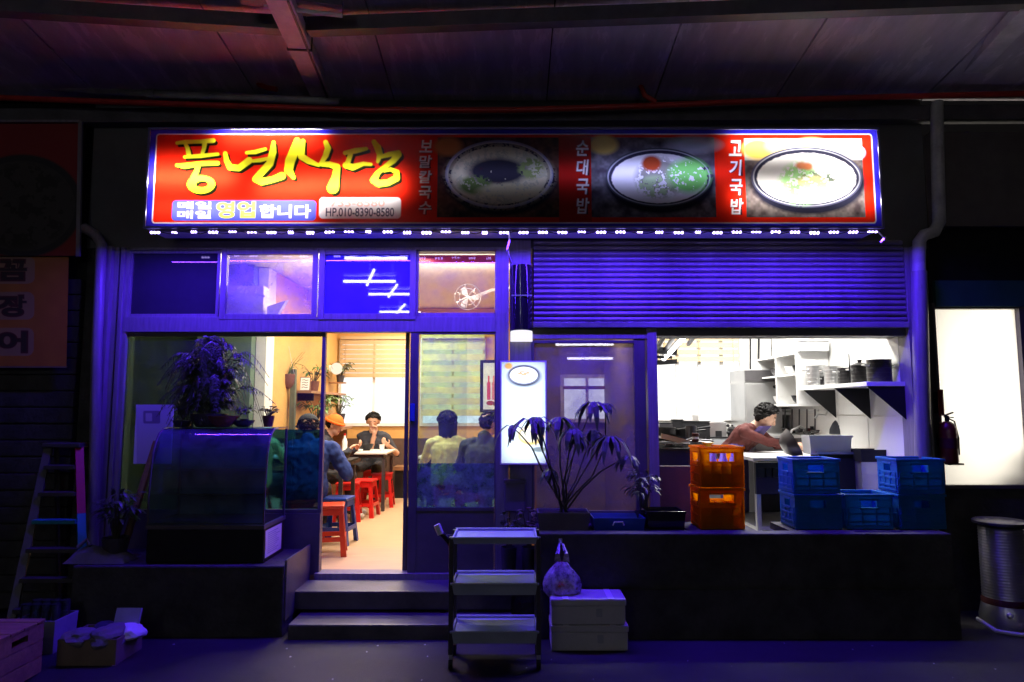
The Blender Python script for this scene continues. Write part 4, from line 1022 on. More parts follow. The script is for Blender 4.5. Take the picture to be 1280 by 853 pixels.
def stool_parts(t, m, m2=None):
    H = .44
    s = MB(); n = 4
    s.box(-.135, .135, -.135, .135, H - .028, H); obj('seat', s, M[m], t, world=False, bevel=.012)
    for sx in (-1, 1):
        for sy in (-1, 1):
            a, b_ = V((sx * .118, sy * .118, H - .03)), V((sx * .165, sy * .165, 0)); l_ = MB()
            for (d1, d2) in ((V((1, 0, 0)), V((0, 1, 0))),):
                w0, w1 = .034, .05
                l_.add([a, a - d1 * sx * w0, a - d1 * sx * w0 - d2 * sy * .008, a - d2 * sy * .008 - d1 * sx * .008, a - d2 * sy * w0 - d1 * sx * .008, a - d2 * sy * w0,
                        b_, b_ - d1 * sx * w1, b_ - d1 * sx * w1 - d2 * sy * .008, b_ - d2 * sy * .008 - d1 * sx * .008, b_ - d2 * sy * w1 - d1 * sx * .008, b_ - d2 * sy * w1],
                       [(i, (i + 1) % 6, (i + 1) % 6 + 6, i + 6) for i in range(6)] + [(0, 5, 4, 3, 2, 1), (6, 7, 8, 9, 10, 11)])
            obj('leg', l_, M[m], t, world=False)
    ap, rl = MB(), MB()
    for sx in (-1, 1):
        ap.box(sx * .122 - .005, sx * .122 + .005, -.09, .09, H - .085, H - .03); ap.box(-.09, .09, sx * .122 - .005, sx * .122 + .005, H - .085, H - .03)
        rl.box(sx * .147 - .005, sx * .147 + .005, -.118, .118, .13, .17); rl.box(-.118, .118, sx * .147 - .005, sx * .147 + .005, .13, .17)
    obj('apron', ap, M[m], t, world=False); obj('rail', rl, M[m], t, world=False)
st = thing('plastic_stool', 'red orange plastic stool just inside the open door', 'stool', (ax(417, .75), .75, FLOOR), R(12), 'plastic stools'); stool_parts(st, 'red_orange')
sbl = thing('plastic_stool', 'blue plastic stool beside the seated blue jacket', 'stool', (ax(427, 1.25), 1.25, FLOOR), R(-6), 'plastic stools'); stool_parts(sbl, 'blue_plastic')
sr = thing('plastic_stool', 'bright red plastic stool tucked in behind the blue stool', 'stool', (ax(443, 2.75), 2.6, FLOOR), R(8), 'plastic stools'); stool_parts(sr, 'red_plastic')
for px, y, a, lab in ((459, 2.9, -4, 'bright red plastic stool in the middle of the row by the back table'), (481, 3.75, 5, 'red plastic stool deep inside against the back table leg'), (590, 1.62, 10, 'red plastic stool under the person in the dark jacket'), (560, 2.1, 3, 'red plastic stool under the person in the yellow top'), (386, 1.15, 3, 'red plastic stool under the person in the blue jacket'), (404, 2.75, 3, 'red plastic stool under the person in the orange beanie'), (470, 4.25, 3, 'red plastic stool under the person resting chin on hand')):
    dup(sr, (ax(px, y), y, FLOOR), R(a), lab)
# bench along the back wall
bn_ = thing('wall_bench', 'dark wooden bench along the back wall under the bright window', 'bench', (-1.6, 4.75, FLOOR))
obj('seat', MB().box(-1.72, -.1, 4.5, 4.86, FLOOR + .40, FLOOR + .45), M['wood_brown'], bn_); obj('base', MB().box(-1.70, -.12, 4.55, 4.86, FLOOR, FLOOR + .399), M['black'], bn_)
def lathe_thing(name, label, cat, loc, prof, m, group=None, part='body', n=18):
    t = thing(name, label, cat, loc, 0, group); obj(part, MB().lathe(prof, n=n), M[m], t, smooth=True, world=False); return t
bt = [(.0, 0), (.032, 0), (.034, .02), (.034, .12), (.026, .15), (.013, .17), (.013, .20), (.0, .20)]
tb = lathe_thing('bottle', 'white bottle standing on the back dining table', 'bottle', (ax(435, 3.6), 3.55, TZ), bt, 'white_plastic'); obj('cap', MB().lathe([(.015, .2005), (.015, .225), (0, .225)], n=12), M['red_plastic'], tb, world=False)
def bowlthing(label, loc, r, h, m, inner=None, group='table bowls', name='bowl', cat='bowl'):
    t = thing(name, label, cat, loc, 0, group)
    obj('body', MB().lathe([(r * .45, 0), (r * .8, h * .4), (r, h), (r * .95, h), (r * .72, h * .45), (0, h * .25)], n=20), M[m], t, smooth=True, world=False)
    if inner: obj('soup', MB().lathe([(0, h * .7), (r * .86, h * .72)], n=16), M[inner], t, world=False)
    return t
bowlthing('black stone bowl on the near dining table', (ax(431, 1.95), 1.9, FLOOR + .74), .11, .08, 'black')
bowlthing('white side dish on the back table beside the bottle', (ax(446, 3.5), 3.45, TZ), .075, .035, 'white_plastic'); bowlthing('black stone bowl in front of the person resting chin on hand', (ax(462, 3.7), 3.62, TZ), .10, .085, 'black')
bowlthing('small white dish at the edge of the back table', (ax(452, 3.4), 3.36, TZ), .06, .03, 'white_plastic')
lathe_thing('cup', 'white paper cup on the back dining table', 'cup', (ax(480, 3.4), 3.4, TZ), [(.026, 0), (.036, .09), (.032, .09), (.023, .006), (0, .006)], 'white_plastic', 'cups on the back table'); 
lathe_thing('bottle', 'green bottle between the two people behind the sliding door', 'bottle', (ax(577, 2.8), 2.8, FLOOR + .74), bt, 'leaf_bright')
# blinds
def blind(label, p0, p1, Y, z0, z1, n, m, gap, name='window_blind'):
    x0, x1 = ax(p0, Y), ax(p1, Y); t = thing(name, label, 'blind', ((x0 + x1) / 2, Y, z0), 0, 'window blinds')
    obj('headrail', MB().box(x0, x1, Y - .035, Y + .035, z1 - .05, z1), M[m], t, bevel=.006)
    h = (z1 - z0 - .055) / n; me = None
    for i in range(n):
        if me is None: o = obj('slat', MB().box(x0 - t.location.x, x1 - t.location.x, -.006, .006, 0, h * (1 - gap)), M[m], t, world=False); me = o.data
        else: o = link('slat', me, t)
        o.location = (0, random.uniform(-.002, .002), i * h); o.rotation_euler = (random.uniform(-.05, .05), 0, 0)
    obj('cord', MB().tube([(x0 + .08, Y - .012, z0 - .02), (x0 + .08, Y - .012, z1 - .05)], .004, 5).tube([(x1 - .08, Y - .012, z0 - .02), (x1 - .08, Y - .012, z1 - .05)], .004, 5).tube([((x0 + x1) / 2, Y - .012, z0), ((x0 + x1) / 2, Y - .012, z1 - .05)], .004, 5), M[m], t)
    return t
blind('tan slatted blind half lowered over the bright window seen through the open door', 426, 511, 4.82, az(472, 4.82), 2.66, 8, 'blind', .10)
M['zebra'] = mat('zebra', (.50, .50, .23), .75, var=.06)
zx0, zx1 = ax(527, 4.8), ax(606, 4.8)
zb = thing('zebra_blind', 'wide pale yellow banded roller blind seen through the sliding door', 'blind', ((zx0 + zx1) / 2, 4.8, az(520, 4.8)), 0, 'window blinds')
z0, z1 = az(520, 4.8), 2.68; n = 7; h = (z1 - z0 - .06) / n
obj('headrail', MB().box(zx0, zx1, 4.75, 4.84, z1 - .06, z1), M['zebra'], zb, bevel=.01)
sheerm = glass('sheer', tint=(.9, .9, .62), dirt=.15, dirt_col=(.7, .7, .4), refl=.1)
for i in range(n):
    obj('slat', MB().box(zx0, zx1, 4.795, 4.801, z0 + i * h, z0 + i * h + h * .58), M['zebra'], zb); obj('sheer_band', MB().box(zx0, zx1, 4.797, 4.799, z0 + i * h + h * .581, z0 + (i + 1) * h - .001), sheerm, zb)
blind('tan slatted blind rolled halfway above the kitchen window', 822, 924, 2.82, az(452, 2.82), 2.62, 5, 'blind', .3)
# shelf with plants on the yellow wall
def on_left(px, y): return ax(px, y)
sh = thing('wall_shelf', 'brown wall shelf holding a framed card and a planter on the yellow wall', 'shelf', (-2.5, 3.6, az(493, 3.5)))
zs_ = az(490, 3.4); obj('board', MB().box(-2.655, -2.42, 2.75, 4.5, zs_ - .03, zs_), M['wood_brown'], sh)
for y in (3.0, 4.2): obj('bracket', MB().box(-2.655, -2.46, y - .012, y + .012, zs_ - .12, zs_ - .031), M['black'], sh)
sp_ = thing('shelf_post', 'pale wooden upright supporting the plant shelf beside the hanging pot', 'post', (-2.6, 2.62, FLOOR)); obj('upright', MB().box(-2.63, -2.57, 2.6, 2.66, FLOOR, zs_ + .25), M['leaf_pale'], sp_); obj('foot', MB().box(-2.64, -2.55, 2.58, 2.68, FLOOR - .0, FLOOR + .02), M['wood_brown'], sp_)
fc_ = thing('framed_card', 'white framed card with dark writing leaning on the wall shelf', 'picture', (-2.5, 2.9, zs_))
cc = Canvas(0, 0, 20, 26, 3, (.85, .85, .83))
for i in range(4): cc.stroke([(4, 5 + i * 5), (8, 4 + i * 5), (12, 6 + i * 5), (16, 5 + i * 5)], 1.4, (.08, .08, .08))
a_ = at(376, 474, 2.9); d_ = at(387, 490, 2.9); cc.sheet('card', [(a_.x, 2.90, zs_ + .16), (d_.x, 2.90, zs_ + .16), (a_.x, 2.88, zs_ + .008), (d_.x, 2.88, zs_ + .008)], M['print'], fc_); obj('frame', MB().box(a_.x - .01, d_.x + .01, 2.905, 2.915, zs_, zs_ + .17), M['wood_brown'], fc_)
def plant(name, label, loc, pot_r, pot_h, pot_m, n, spread, height, leaf_m, lw=.03, group=None, ll=.08, droop=.5, stems=True, seed=1):
    rn = random.Random(seed); t = thing(name, label, 'plant', loc, 0, group)
    p = MB().lathe([(pot_r * .72, 0), (pot_r * .98, pot_h * .9), (pot_r, pot_h), (pot_r * .9, pot_h), (pot_r * .88, pot_h * .86)], n=18); obj('pot', p, M[pot_m], t, smooth=True, world=False)
    obj('soil', MB().lathe([(0, pot_h * .87), (pot_r * .88, pot_h * .87)], n=14), M['soil'], t, world=False)
    lv, stm = MB(), MB()
    for i in range(n):
        a = rn.uniform(0, 6.283); r1 = spread * rn.uniform(.25, 1); hh = pot_h + height * rn.uniform(.4, 1)
        tip = V((math.cos(a) * r1, math.sin(a) * r1, hh)); base = V((math.cos(a) * .01, math.sin(a) * .01, pot_h * .85)); mid = base.lerp(tip, .55) + V((0, 0, height * .18))
        if stems: stm.tube([base, mid, tip], [.004, .003, .002], 5)
        for k in range(3):
            d = (V((math.cos(a + rn.uniform(-1.3, 1.3)), math.sin(a + rn.uniform(-1.3, 1.3)), rn.uniform(-.3, .5)))).normalized(); sd = d.cross(V((0, 0, 1))).normalized(); q = mid.lerp(tip, rn.uniform(.3, 1)) if k else tip
            l_ = ll * rn.uniform(.7, 1.2); dz = V((0, 0, -droop * l_))
            lv.ribbon([q, q + d * l_ * .35 + dz * .1, q + d * l_ * .7 + dz * .4, q + d * l_ + dz], [lw * .3, lw, lw * .8, .002], sd, sag=.12)
    if stems: obj('stems', stm, M['stem'], t, world=False)
    obj('foliage', lv, M[leaf_m], t, world=False, kind='stuff'); return t
plant('potted_plant', 'trailing green plant in a pink pot on the wall shelf', (ax(394, 3.2), 3.2, zs_), .07, .13, 'terracotta', 16, .18, .2, 'leaf_bright', seed=3)
plant('potted_plant', 'leafy plant on a low stand below the wall shelf', (-2.45, 3.1, az(536, 3.1)), .09, .1, 'pot_dark', 26, .25, .32, 'leaf_bright', seed=4, ll=.1)
plant('potted_plant', 'bushy plant in front of the yellow wall by the orange beanie', (-2.42, 4.1, az(528, 4.1)), .09, .12, 'pot_dark', 22, .18, .26, 'leaf_bright', seed=9)
pst = thing('plant_stand', 'low brown stand carrying the leafy plants along the yellow wall', 'stand', (-2.5, 3.6, FLOOR)); obj('board', MB().box(-2.65, -2.3, 2.75, 4.4, az(536, 3.1) - .04, az(536, 3.1)), M['wood_brown'], pst)
for y in (2.8, 4.3): obj('leg', MB().box(-2.6, -2.35, y - .02, y + .02, FLOOR, az(536, 3.1) - .041), M['wood_brown'], pst)
hp = thing('hanging_plant', 'brown hanging pot with trailing stems beside the bright window pane', 'plant', (ax(360, 2.6), 2.6, az(486, 2.6)))
obj('pot', MB().lathe([(.05, 0), (.09, .06), (.10, .17), (.085, .17), (.07, .1), (0, .1)], n=16), M['terracotta'], hp, smooth=True, world=False)
hs_, rn = MB(), random.Random(5)
for i in range(14):
    a = rn.uniform(0, 6.28); hs_.tube([(0, 0, .12), (math.cos(a) * .08, math.sin(a) * .08, .22 + rn.uniform(0, .1)), (math.cos(a) * .2, math.sin(a) * .1, .2 + rn.uniform(0, .25))], [.004, .003, .002], 5)
obj('stems', hs_, M['leaf_bright'], hp, world=False); obj('hanger', MB().tube([(-.09, 0, .16), (0, 0, .55), (.09, 0, .16)], .003, 5), M['steel'], hp, world=False)
wl_ = thing('wall_lamp', 'round white globe lamp on the yellow wall with leaves around it', 'lamp', (-2.62, 4.3, az(461, 4.3))); obj('globe', MB().ball((.1, 0, 0), .085, 0, 16), glow('globe', (1, .8, .6), 1.2), wl_, smooth=True, world=False); obj('base', MB().lathe([(.05, 0), (.05, .03)], n=14, rot=Matrix.Rotation(R(90), 3, 'Y')).tube([(.0, 0, 0), (.06, 0, 0)], .015, 8), M['white_metal'], wl_, world=False)
plant('potted_plant', 'dark green plant hanging around the white globe lamp', (-2.5, 4.45, az(478, 4.45)), .06, .1, 'pot_dark', 24, .2, .2, 'leaf', seed=14, ll=.09)
obj('bracket', MB().box(-2.655, -2.42, 4.40, 4.5, az(478, 4.45) - .02, az(478, 4.45)), M['wood_brown'], sh)
# wall clock/fan seen through the transom and the paper box
fan = thing('wall_fan', 'white wall fan with wire guard seen through the bright transom window', 'fan', at(585, 372, 1.8)); r = .14; b = MB()
for k in range(7): b.tube([(0, -.05, 0), (math.cos(k * .9) * r * .6, -.07, math.sin(k * .9) * r * .6), (math.cos(k * .9) * r, 0, math.sin(k * .9) * r), (math.cos(k * .9) * r * .6, .05, math.sin(k * .9) * r * .6)], .004, 5)
for q in (1, .65): b.tube([(math.cos(w * .314) * r * q, -.05 * (1.6 - q), math.sin(w * .314) * r * q) for w in range(21)], .005, 5, cap=False)
obj('guard', b, M['steel'], fan, world=False)
for k in range(3):
    a = k * 2.09; obj('blade', MB().ribbon([(math.cos(a) * .02, -.0, math.sin(a) * .02), (math.cos(a) * .07, .01, math.sin(a) * .07), (math.cos(a) * .12, .0, math.sin(a) * .12)], [.02, .07, .05], V((-math.sin(a), .4, math.cos(a)))), M['cloudy_plastic'], fan, world=False)
obj('arm', MB().tube([(0, 0, 0), (0, .12, 0), (.25, .12, .1), (.9, .12, .2)], .018, 8), M['white_metal'], fan, world=False)
pb = thing('paper_box', 'flat white carton propped behind the second transom window', 'box', at(312, 398, .18)); a_, c_ = at(284, 358, .18), at(330, 398, .18)
lg = thing('storage_ledge', 'narrow ledge behind the transom windows carrying the carton and paper', 'shelf', at(335, 400, .2)); obj('board', MB().box(ax(270, .2), ax(398, .2), .075, .32, c_.z - .03, c_.z - .002), M['plaster_white'], lg); obj('bracket', MB().box(ax(330, .2), ax(333, .2), .075, .3, c_.z - .1, c_.z - .031), M['steel'], lg)
obj('carton', MB().box(a_.x, c_.x, .15, .30, c_.z, a_.z), M['white_plastic'], pb, bevel=.004); obj('flap', MB().add([(c_.x - .09, .149, a_.z - .06), (c_.x + .015, .14, a_.z - .085), (c_.x + .015, .14, a_.z - .10), (c_.x - .09, .149, a_.z - .075)], [(0, 1, 2, 3)]), M['steel'], pb)
pp = thing('paper_bag', 'crumpled white paper bag standing beside the carton in the transom', 'bag', at(345, 398, .2)); b = MB(); p0, p1, p2, p3 = at(333, 397, .2), at(345, 397, .2), at(357, 376, .2), at(334, 383, .2)
b.add([p0, p1, p2, p3, p0 + V((0, .06, 0)), p1 + V((0, .05, 0)), p2 + V((0, .09, .02)), p3 + V((0, .05, -.02))], [(0, 1, 2, 3), (4, 7, 6, 5), (0, 3, 7, 4), (1, 5, 6, 2), (0, 4, 5, 1)]); obj('bag', b, M['paper'], pp)
# framed drinks poster near the partition
dpz = thing('drinks_poster', 'framed poster of red and pink bottles on the wall behind the sliding door', 'poster', at(615, 510, 3.6))
dc = Canvas(604, 454, 627, 512, 3, (.72, .76, .74)); dc.put(dc.noise(6, 8) * .4, (.4, .5, .48))
for x, col in ((611, (.55, .05, .08)), (617, (.6, .2, .22)), (622, (.5, .4, .38))): dc.rrect(x - 2.2, 478, x + 2.2, 500, 1, col); dc.rrect(x - 1, 470, x + 1, 479, .5, col)
dc.ell(613, 504, 5, 3, (.3, .03, .03)); dc.ell(620, 505, 4, 3, (.2, .08, .05))
y_ = 3.6; dc.sheet('poster', [at(604, 454, y_), at(627, 454, y_), at(604, 512, y_), at(627, 512, y_)], M['print'], dpz)
q0, q1 = at(603, 453, y_), at(628, 513, y_); obj('frame', MB().box(q0.x - .03, q0.x, y_ - .015, y_ + .03, q1.z, q0.z).box(q0.x - .03, min(q1.x, .12), y_ - .014, y_ + .03, q0.z + .001, q0.z + .03).box(q0.x - .03, min(q1.x, .12), y_ - .014, y_ + .03, q1.z - .03, q1.z - .001), M['black'], dpz); obj('backing', MB().box(q0.x, min(q1.x, .12), y_ + .004, y_ + .03, q1.z, q0.z), M['black'], dpz)
obj('hanger', MB().box(q1.x - .1, .13, y_ + .031, y_ + .05, q0.z - .1, q0.z - .05), M['black'], dpz)
# ------------------------------------------------------------------ kitchen
WT = FLOOR + .85
wt = thing('work_table', 'white topped steel work table in front of the cook', 'table', (2.75, 1.2, FLOOR))
obj('tabletop', MB().box(2.18, 3.16, .75, 1.72, WT - .035, WT), M['white_metal'], wt, bevel=.006)
for x in (2.22, 3.1):
    for y in (.8, 1.66): obj('leg', MB().tube([(x, y, FLOOR), (x, y, WT - .036)], .02, 10), M['steel'], wt)
obj('undershelf', MB().box(2.2, 3.14, .8, 1.7, FLOOR + .2, FLOOR + .23), M['steel'], wt); 
bk = thing('black_tub', 'black perforated plastic tub under the work table behind the blue crates', 'tub', (2.5, .75, FLOOR + .3))
b = MB(); X0, X1 = ax(938, .72), ax(985, .72)
for i in range(5):
    xx = X0 + .03 + i * (X1 - X0 - .03) / 5; b.box(xx, xx + .05, .70, .73, WT - .17, WT - .09)
b.box(X0, X1, .70, .73, WT - .088, WT - .04); b.box(X0, X1, .70, .73, WT - .32, WT - .172); b.box(X0, X0 + .029, .701, .729, WT - .1715, WT - .0885); b.box(X0, X1, .731, .745, WT - .32, WT - .04)
obj('body', b, M['black'], bk); obj('leg', MB().box(X0, X0 + .04, .70, .74, FLOOR, WT - .321).box(X1 - .04, X1, .70, .74, FLOOR, WT - .321), M['steel'], bk)
bc_ = thing('sink_cabinet', 'dark cabinet front between the two blue crate stacks', 'cabinet', (2.9, .55, FLOOR)); obj('body', MB().box(ax(1018, .55), ax(1092, .55), .55, .74, FLOOR, az(568, .55)), M['black'], bc_, bevel=.01); obj('top', MB().box(ax(1016, .53), ax(1094, .53), .53, .745, az(568, .55) + .001, az(565, .55)), M['steel'], bc_)
# mixing bowl standing on its edge, tub, tray
mbw = thing('mixing_bowl', 'steel mixing bowl standing on its edge beside the white tub', 'bowl', at(990, 554, .8)); rot = Matrix.Rotation(R(62), 3, 'Y') @ Matrix.Rotation(R(10), 3, 'X')
obj('body', MB().lathe([(.0, -.10), (.06, -.095), (.11, -.05), (.135, .02), (.142, .022), (.13, .02), (.10, -.045), (.05, -.085), (0, -.09)], n=24, rot=rot), M['dark_steel'], mbw, smooth=True, world=False)
tb_ = thing('plastic_tub', 'white rectangular plastic tub on the dark cabinet', 'tub', at(1040, 568, .62)); a_, c_ = at(1012, 545, .56), at(1066, 569, .56)
def open_box(x0, x1, y0, y1, z0, z1, t=.008, taper=.0):
    b = MB()
    o = [(x0, y0, z1), (x1, y0, z1), (x1, y1, z1), (x0, y1, z1)]; u = [(x0 + taper, y0 + taper, z0), (x1 - taper, y0 + taper, z0), (x1 - taper, y1 - taper, z0), (x0 + taper, y1 - taper, z0)]
    oi = [(x0 + t, y0 + t, z1), (x1 - t, y0 + t, z1), (x1 - t, y1 - t, z1), (x0 + t, y1 - t, z1)]; ui = [(x0 + taper + t, y0 + taper + t, z0 + t), (x1 - taper - t, y0 + taper + t, z0 + t), (x1 - taper - t, y1 - taper - t, z0 + t), (x0 + taper + t, y1 - taper - t, z0 + t)]
    b.add(o + u + oi + ui, [(i, (i + 1) % 4, 4 + (i + 1) % 4, 4 + i) for i in range(4)] + [(4, 5, 6, 7)] + [(8 + i, 12 + i, 12 + (i + 1) % 4, 8 + (i + 1) % 4) for i in range(4)] + [(15, 14, 13, 12)] + [(i, 8 + i, 8 + (i + 1) % 4, (i + 1) % 4) for i in range(4)]); return b
obj('body', open_box(a_.x, c_.x, .56, .74, c_.z + .004, a_.z, .008, .012), M['cloudy_plastic'], tb_); obj('rim', MB().box(a_.x - .008, c_.x + .008, .552, .562, a_.z - .014, a_.z + .003), M['cloudy_plastic'], tb_)
# sink counter along the tiled wall with tap
sk = thing('sink_counter', 'dark steel sink counter with jars in front of the tiled wall', 'counter', (2.95, 1.95, FLOOR)); zc = az(545, 1.8)
obj('body', MB().box(2.55, 3.18, 1.75, 2.35, FLOOR, zc - .02), M['dark_steel'], sk); obj('top', MB().box(2.52, 3.19, 1.73, 2.37, zc - .019, zc + .01), M['steel'], sk)
for i, (px, r_, h_, m_, lab) in enumerate(((1006, .035, .07, 'maroon', 'small dark red sauce tub in the row of jars'), (1018, .03, .05, 'maroon', 'low maroon jar beside the sauce tub'), (1028, .045, .12, 'card', 'brown jar in the middle of the sink counter row'), (1040, .04, .06, 'terracotta', 'squat reddish jar next to the black cover'), (1012, .03, .09, 'black', 'thin black bottle at the back of the jar row'))):
    lathe_thing('jar', lab, 'jar', (ax(px, 1.8), 1.82 + .05 * (i % 2), zc + .01), [(r_ * .9, 0), (r_, h_ * .6), (r_ * .8, h_ * .9), (r_ * .8, h_), (0, h_)], m_, 'jars on the sink counter')
tp = thing('wall_tap', 'swivel wall tap with long curved spouts above the sink counter', 'tap', at(1045, 515, 1.0)); b = MB()
b.tube([at(1045, 500, 1.5), at(1046, 512, 1.5), at(1046, 525, 1.5)], .014, 8); b.tube([at(1046, 513, 1.5), at(1036, 512, 1.45), at(1032, 519, 1.4), at(1022, 518, 1.35), at(1019, 523, 1.35)], .011, 8)
b.tube([at(1046, 513, 1.5), at(1060, 515, 1.5), at(1070, 521, 1.5), at(1080, 524, 1.5)], .012, 8); b.tube([at(1041, 512, 1.5), at(1050, 512, 1.5)], .02, 8); b.tube([at(1048, 512, 1.5), V((3.19, 1.5, at(1048, 512, 1.5).z))], .01, 8); obj('body', b, M['steel'], tp, smooth=True)
wp = thing('water_pipe', 'black vertical water pipe with a valve beside the tap', 'pipe', at(1082, 565, .95)); obj('pipe', MB().tube([at(1082, 498, .95), at(1082, 570, .95)], .014, 8), M['black'], wp); obj('valve', MB().box(*[f(1082, .95) + d_ for f, d_ in ((ax, -.025), (ax, .025))], .92, .98, az(529, .95), az(521, .95)), M['black'], wp)
gt = thing('gas_hose', 'grey curved hose looping over the back of the work table', 'hose', at(990, 535, 1.7)); obj('hose', MB().tube([at(987, 548, 1.7), at(990, 538, 1.7), at(1000, 533, 1.7), at(1008, 538, 1.7), at(1010, 545, 1.7)], .012, 8), M['steel'], gt, smooth=True)
ck = thing('black_cover', 'black cloth bag hanging below the wall tap', 'bag', at(1050, 512, 1.3)); obj('body', MB().lathe([(.012, .22), (.02, .17), (.07, .11), (.10, .05), (.105, 0), (0, 0)], c=at(1051, 543, 1.3), n=16), M['cap_black'], ck, smooth=True)
grt = thing('dark_tray', 'dark tray standing on the ledge behind the white tub', 'tray', at(1085, 567, .5)); q0, q1 = at(1072, 562, .45), at(1106, 570, .45); obj('body', open_box(q0.x, q1.x, .40, .60, q1.z - .05, q0.z, .006, .01), M['black'], grt); obj('foot', MB().box(q0.x + .02, q1.x - .02, .44, .56, FLOOR, q1.z - .051), M['steel'], grt)
# wall shelf with brackets and pots
ks = thing('kitchen_shelf', 'long white steel wall shelf on triangular brackets holding stock pots', 'shelf', (3.05, .8, 1.78)); zs_ = 1.785
obj('board', MB().box(2.88, 3.198, .05, 1.35, zs_ - .035, zs_), M['white_metal'], ks, bevel=.003)
for y in (.06, .62, 1.27):
    b = MB(); b.add([(2.885, y, zs_ - .036), (3.197, y, zs_ - .036), (3.197, y, zs_ - .31), (2.885, y + .006, zs_ - .036), (3.197, y + .006, zs_ - .036), (3.197, y + .006, zs_ - .31)], [(0, 1, 2), (5, 4, 3), (0, 3, 4, 1), (1, 4, 5, 2), (2, 5, 3, 0)]); obj('bracket', b, M['black'], ks)  # black colour stands in for the shade on these brackets
def pot(px, y, r_, h_, m_, lab, lid=False):
    t = thing('stock_pot', lab, 'pot', (ax(px, y), y, zs_), 0, 'stock pots on the wall shelf'); pr = [(r_ * .96, 0), (r_, .01)]
    for i in range(4): pr += [(r_, h_ * (.2 + .2 * i)), (r_ * 1.025, h_ * (.21 + .2 * i)), (r_ * 1.025, h_ * (.225 + .2 * i)), (r_, h_ * (.235 + .2 * i))]
    pr += [(r_, h_), (r_ * 1.05, h_), (r_ * .95, h_ - .005), (r_ * .93, .02), (0, .02)]
    obj('body', MB().lathe(pr, n=24), M[m_], t, smooth=True, world=False); 
    for sg_ in (-1, 1): obj('handle', MB().tube([(sg_ * r_, -.03, h_ * .75), (sg_ * (r_ + .035), -.025, h_ * .78), (sg_ * (r_ + .035), .025, h_ * .78), (sg_ * r_, .03, h_ * .75)], .006, 6), M['steel'], t, world=False)
    if lid: obj('lid', MB().lathe([(r_ * 1.03, h_ + .001), (r_ * .6, h_ + .02), (.015, h_ + .026), (.02, h_ + .05), (0, h_ + .052)], n=20), M[m_], t, smooth=True, world=False)
pot(1097, .22, .095, .19, 'pot_black', 'tall dark ribbed stock pot next to the blue post'); pot(1073, .50, .075, .16, 'pot_black', 'dark lidded stock pot between two other dark pots', True); pot(1056, .72, .075, .15, 'pot_black', 'dark ribbed stock pot second in from the bright pot'); pot(1040, 1.0, .085, .18, 'steel', 'bright steel stock pot in the middle of the shelf'); pot(1018, 1.22, .09, .2, 'steel', 'bright steel stock pot next to the white cabinet')
obj('rod', MB().tube([(2.89, .34, zs_), (2.89, .34, zs_ + .25)], .006, 6), M['black'], ks)
wc = thing('white_cabinet', 'open white wall cabinet with two tiers of dishes', 'cabinet', (3.0, 1.8, 1.5)); z0, z1 = az(508, 1.6), az(442, 1.6)
b = MB(); b.box(2.86, 3.19, 1.37, 1.385, z0, z1); b.box(2.86, 3.19, 2.485, 2.5, z0, z1); b.box(2.87, 3.19, 1.386, 2.484, z0, z0 + .02); b.box(2.87, 3.19, 1.386, 2.484, z1 - .02, z1); b.box(2.87, 3.19, 1.386, 2.484, (z0 + z1) / 2 + .04, (z0 + z1) / 2 + .055); b.box(2.868, 3.19, 1.92, 1.935, z0 + .021, z1 - .021); obj('body', b, M['white_metal'], wc)
bw_ = thing('box_stack', 'flat white carton on top of the open white cabinet', 'box', (3.02, 1.6, z1)); obj('carton', MB().box(2.88, 3.17, 1.3, 1.75, z1 + .001, z1 + .10), M['paper'], bw_); obj('lid', MB().box(2.87, 3.18, 1.29, 1.76, z1 + .101, z1 + .115), M['paper'], bw_)
zm = (z0 + z1) / 2 + .056
for i, (y, zz, m_, lab) in enumerate(((1.55, zm, 'black', 'black pan on the upper tier of the white cabinet'), (1.75, zm, 'white_plastic', 'white bowl on the upper tier of the white cabinet'), (2.15, zm, 'dark_steel', 'dark bowl at the far end of the upper cabinet tier'), (1.6, z0 + .021, 'black', 'black bowl on the lower tier of the white cabinet'), (2.1, z0 + .021, 'white_plastic', 'white bowl on the lower tier of the white cabinet'))): bowlthing(lab, (3.0, y, zz), .10, .09, m_, group='cabinet dishes')
pot(1108, .42, .07, .15, 'pot_black', 'small black stock pot half hidden behind the tall dark pot'); pot(1030, 1.12, .05, .09, 'pot_black', 'low black pan in front of the bright steel pots')
krk = thing('knife_rack', 'dark knife rack on the tiled wall beside the cook face', 'rack', (3.18, 1.75, 1.4)); p_, q_ = at(974, 508, 2.0), at(985, 538, 2.0); obj('board', MB().box(p_.x, q_.x, 2.36, 2.40, q_.z, p_.z), M['black'], krk)
for i in range(3): obj('handle', MB().box(p_.x + .02 + i * .04, p_.x + .04 + i * .04, 2.345, 2.359, p_.z - .12, p_.z + .04), M['dark_steel'], krk)
obj('mount', MB().box(q_.x, 3.199, 2.37, 2.39, p_.z - .1, p_.z - .06), M['steel'], krk)
utr = thing('utensil_rail', 'steel rail of hanging ladles below the white cabinet', 'rail', (3.1, 1.9, 1.45)); obj('rail', MB().tube([(3.08, 1.40, z0 - .04), (3.08, 2.45, z0 - .04)], .008, 6), M['steel'], utr)
for i in range(5):
    y = 1.45 + i * .19; obj('ladle', MB().tube([(3.07, y, z0 - .03), (3.06, y, z0 - .24 - .02 * (i % 2))], .008, 6).lathe([(.045, 0), (.035, -.03), (0, -.04)], c=(3.06, y, z0 - .24 - .02 * (i % 2)), n=12), M['pot_black'], utr)
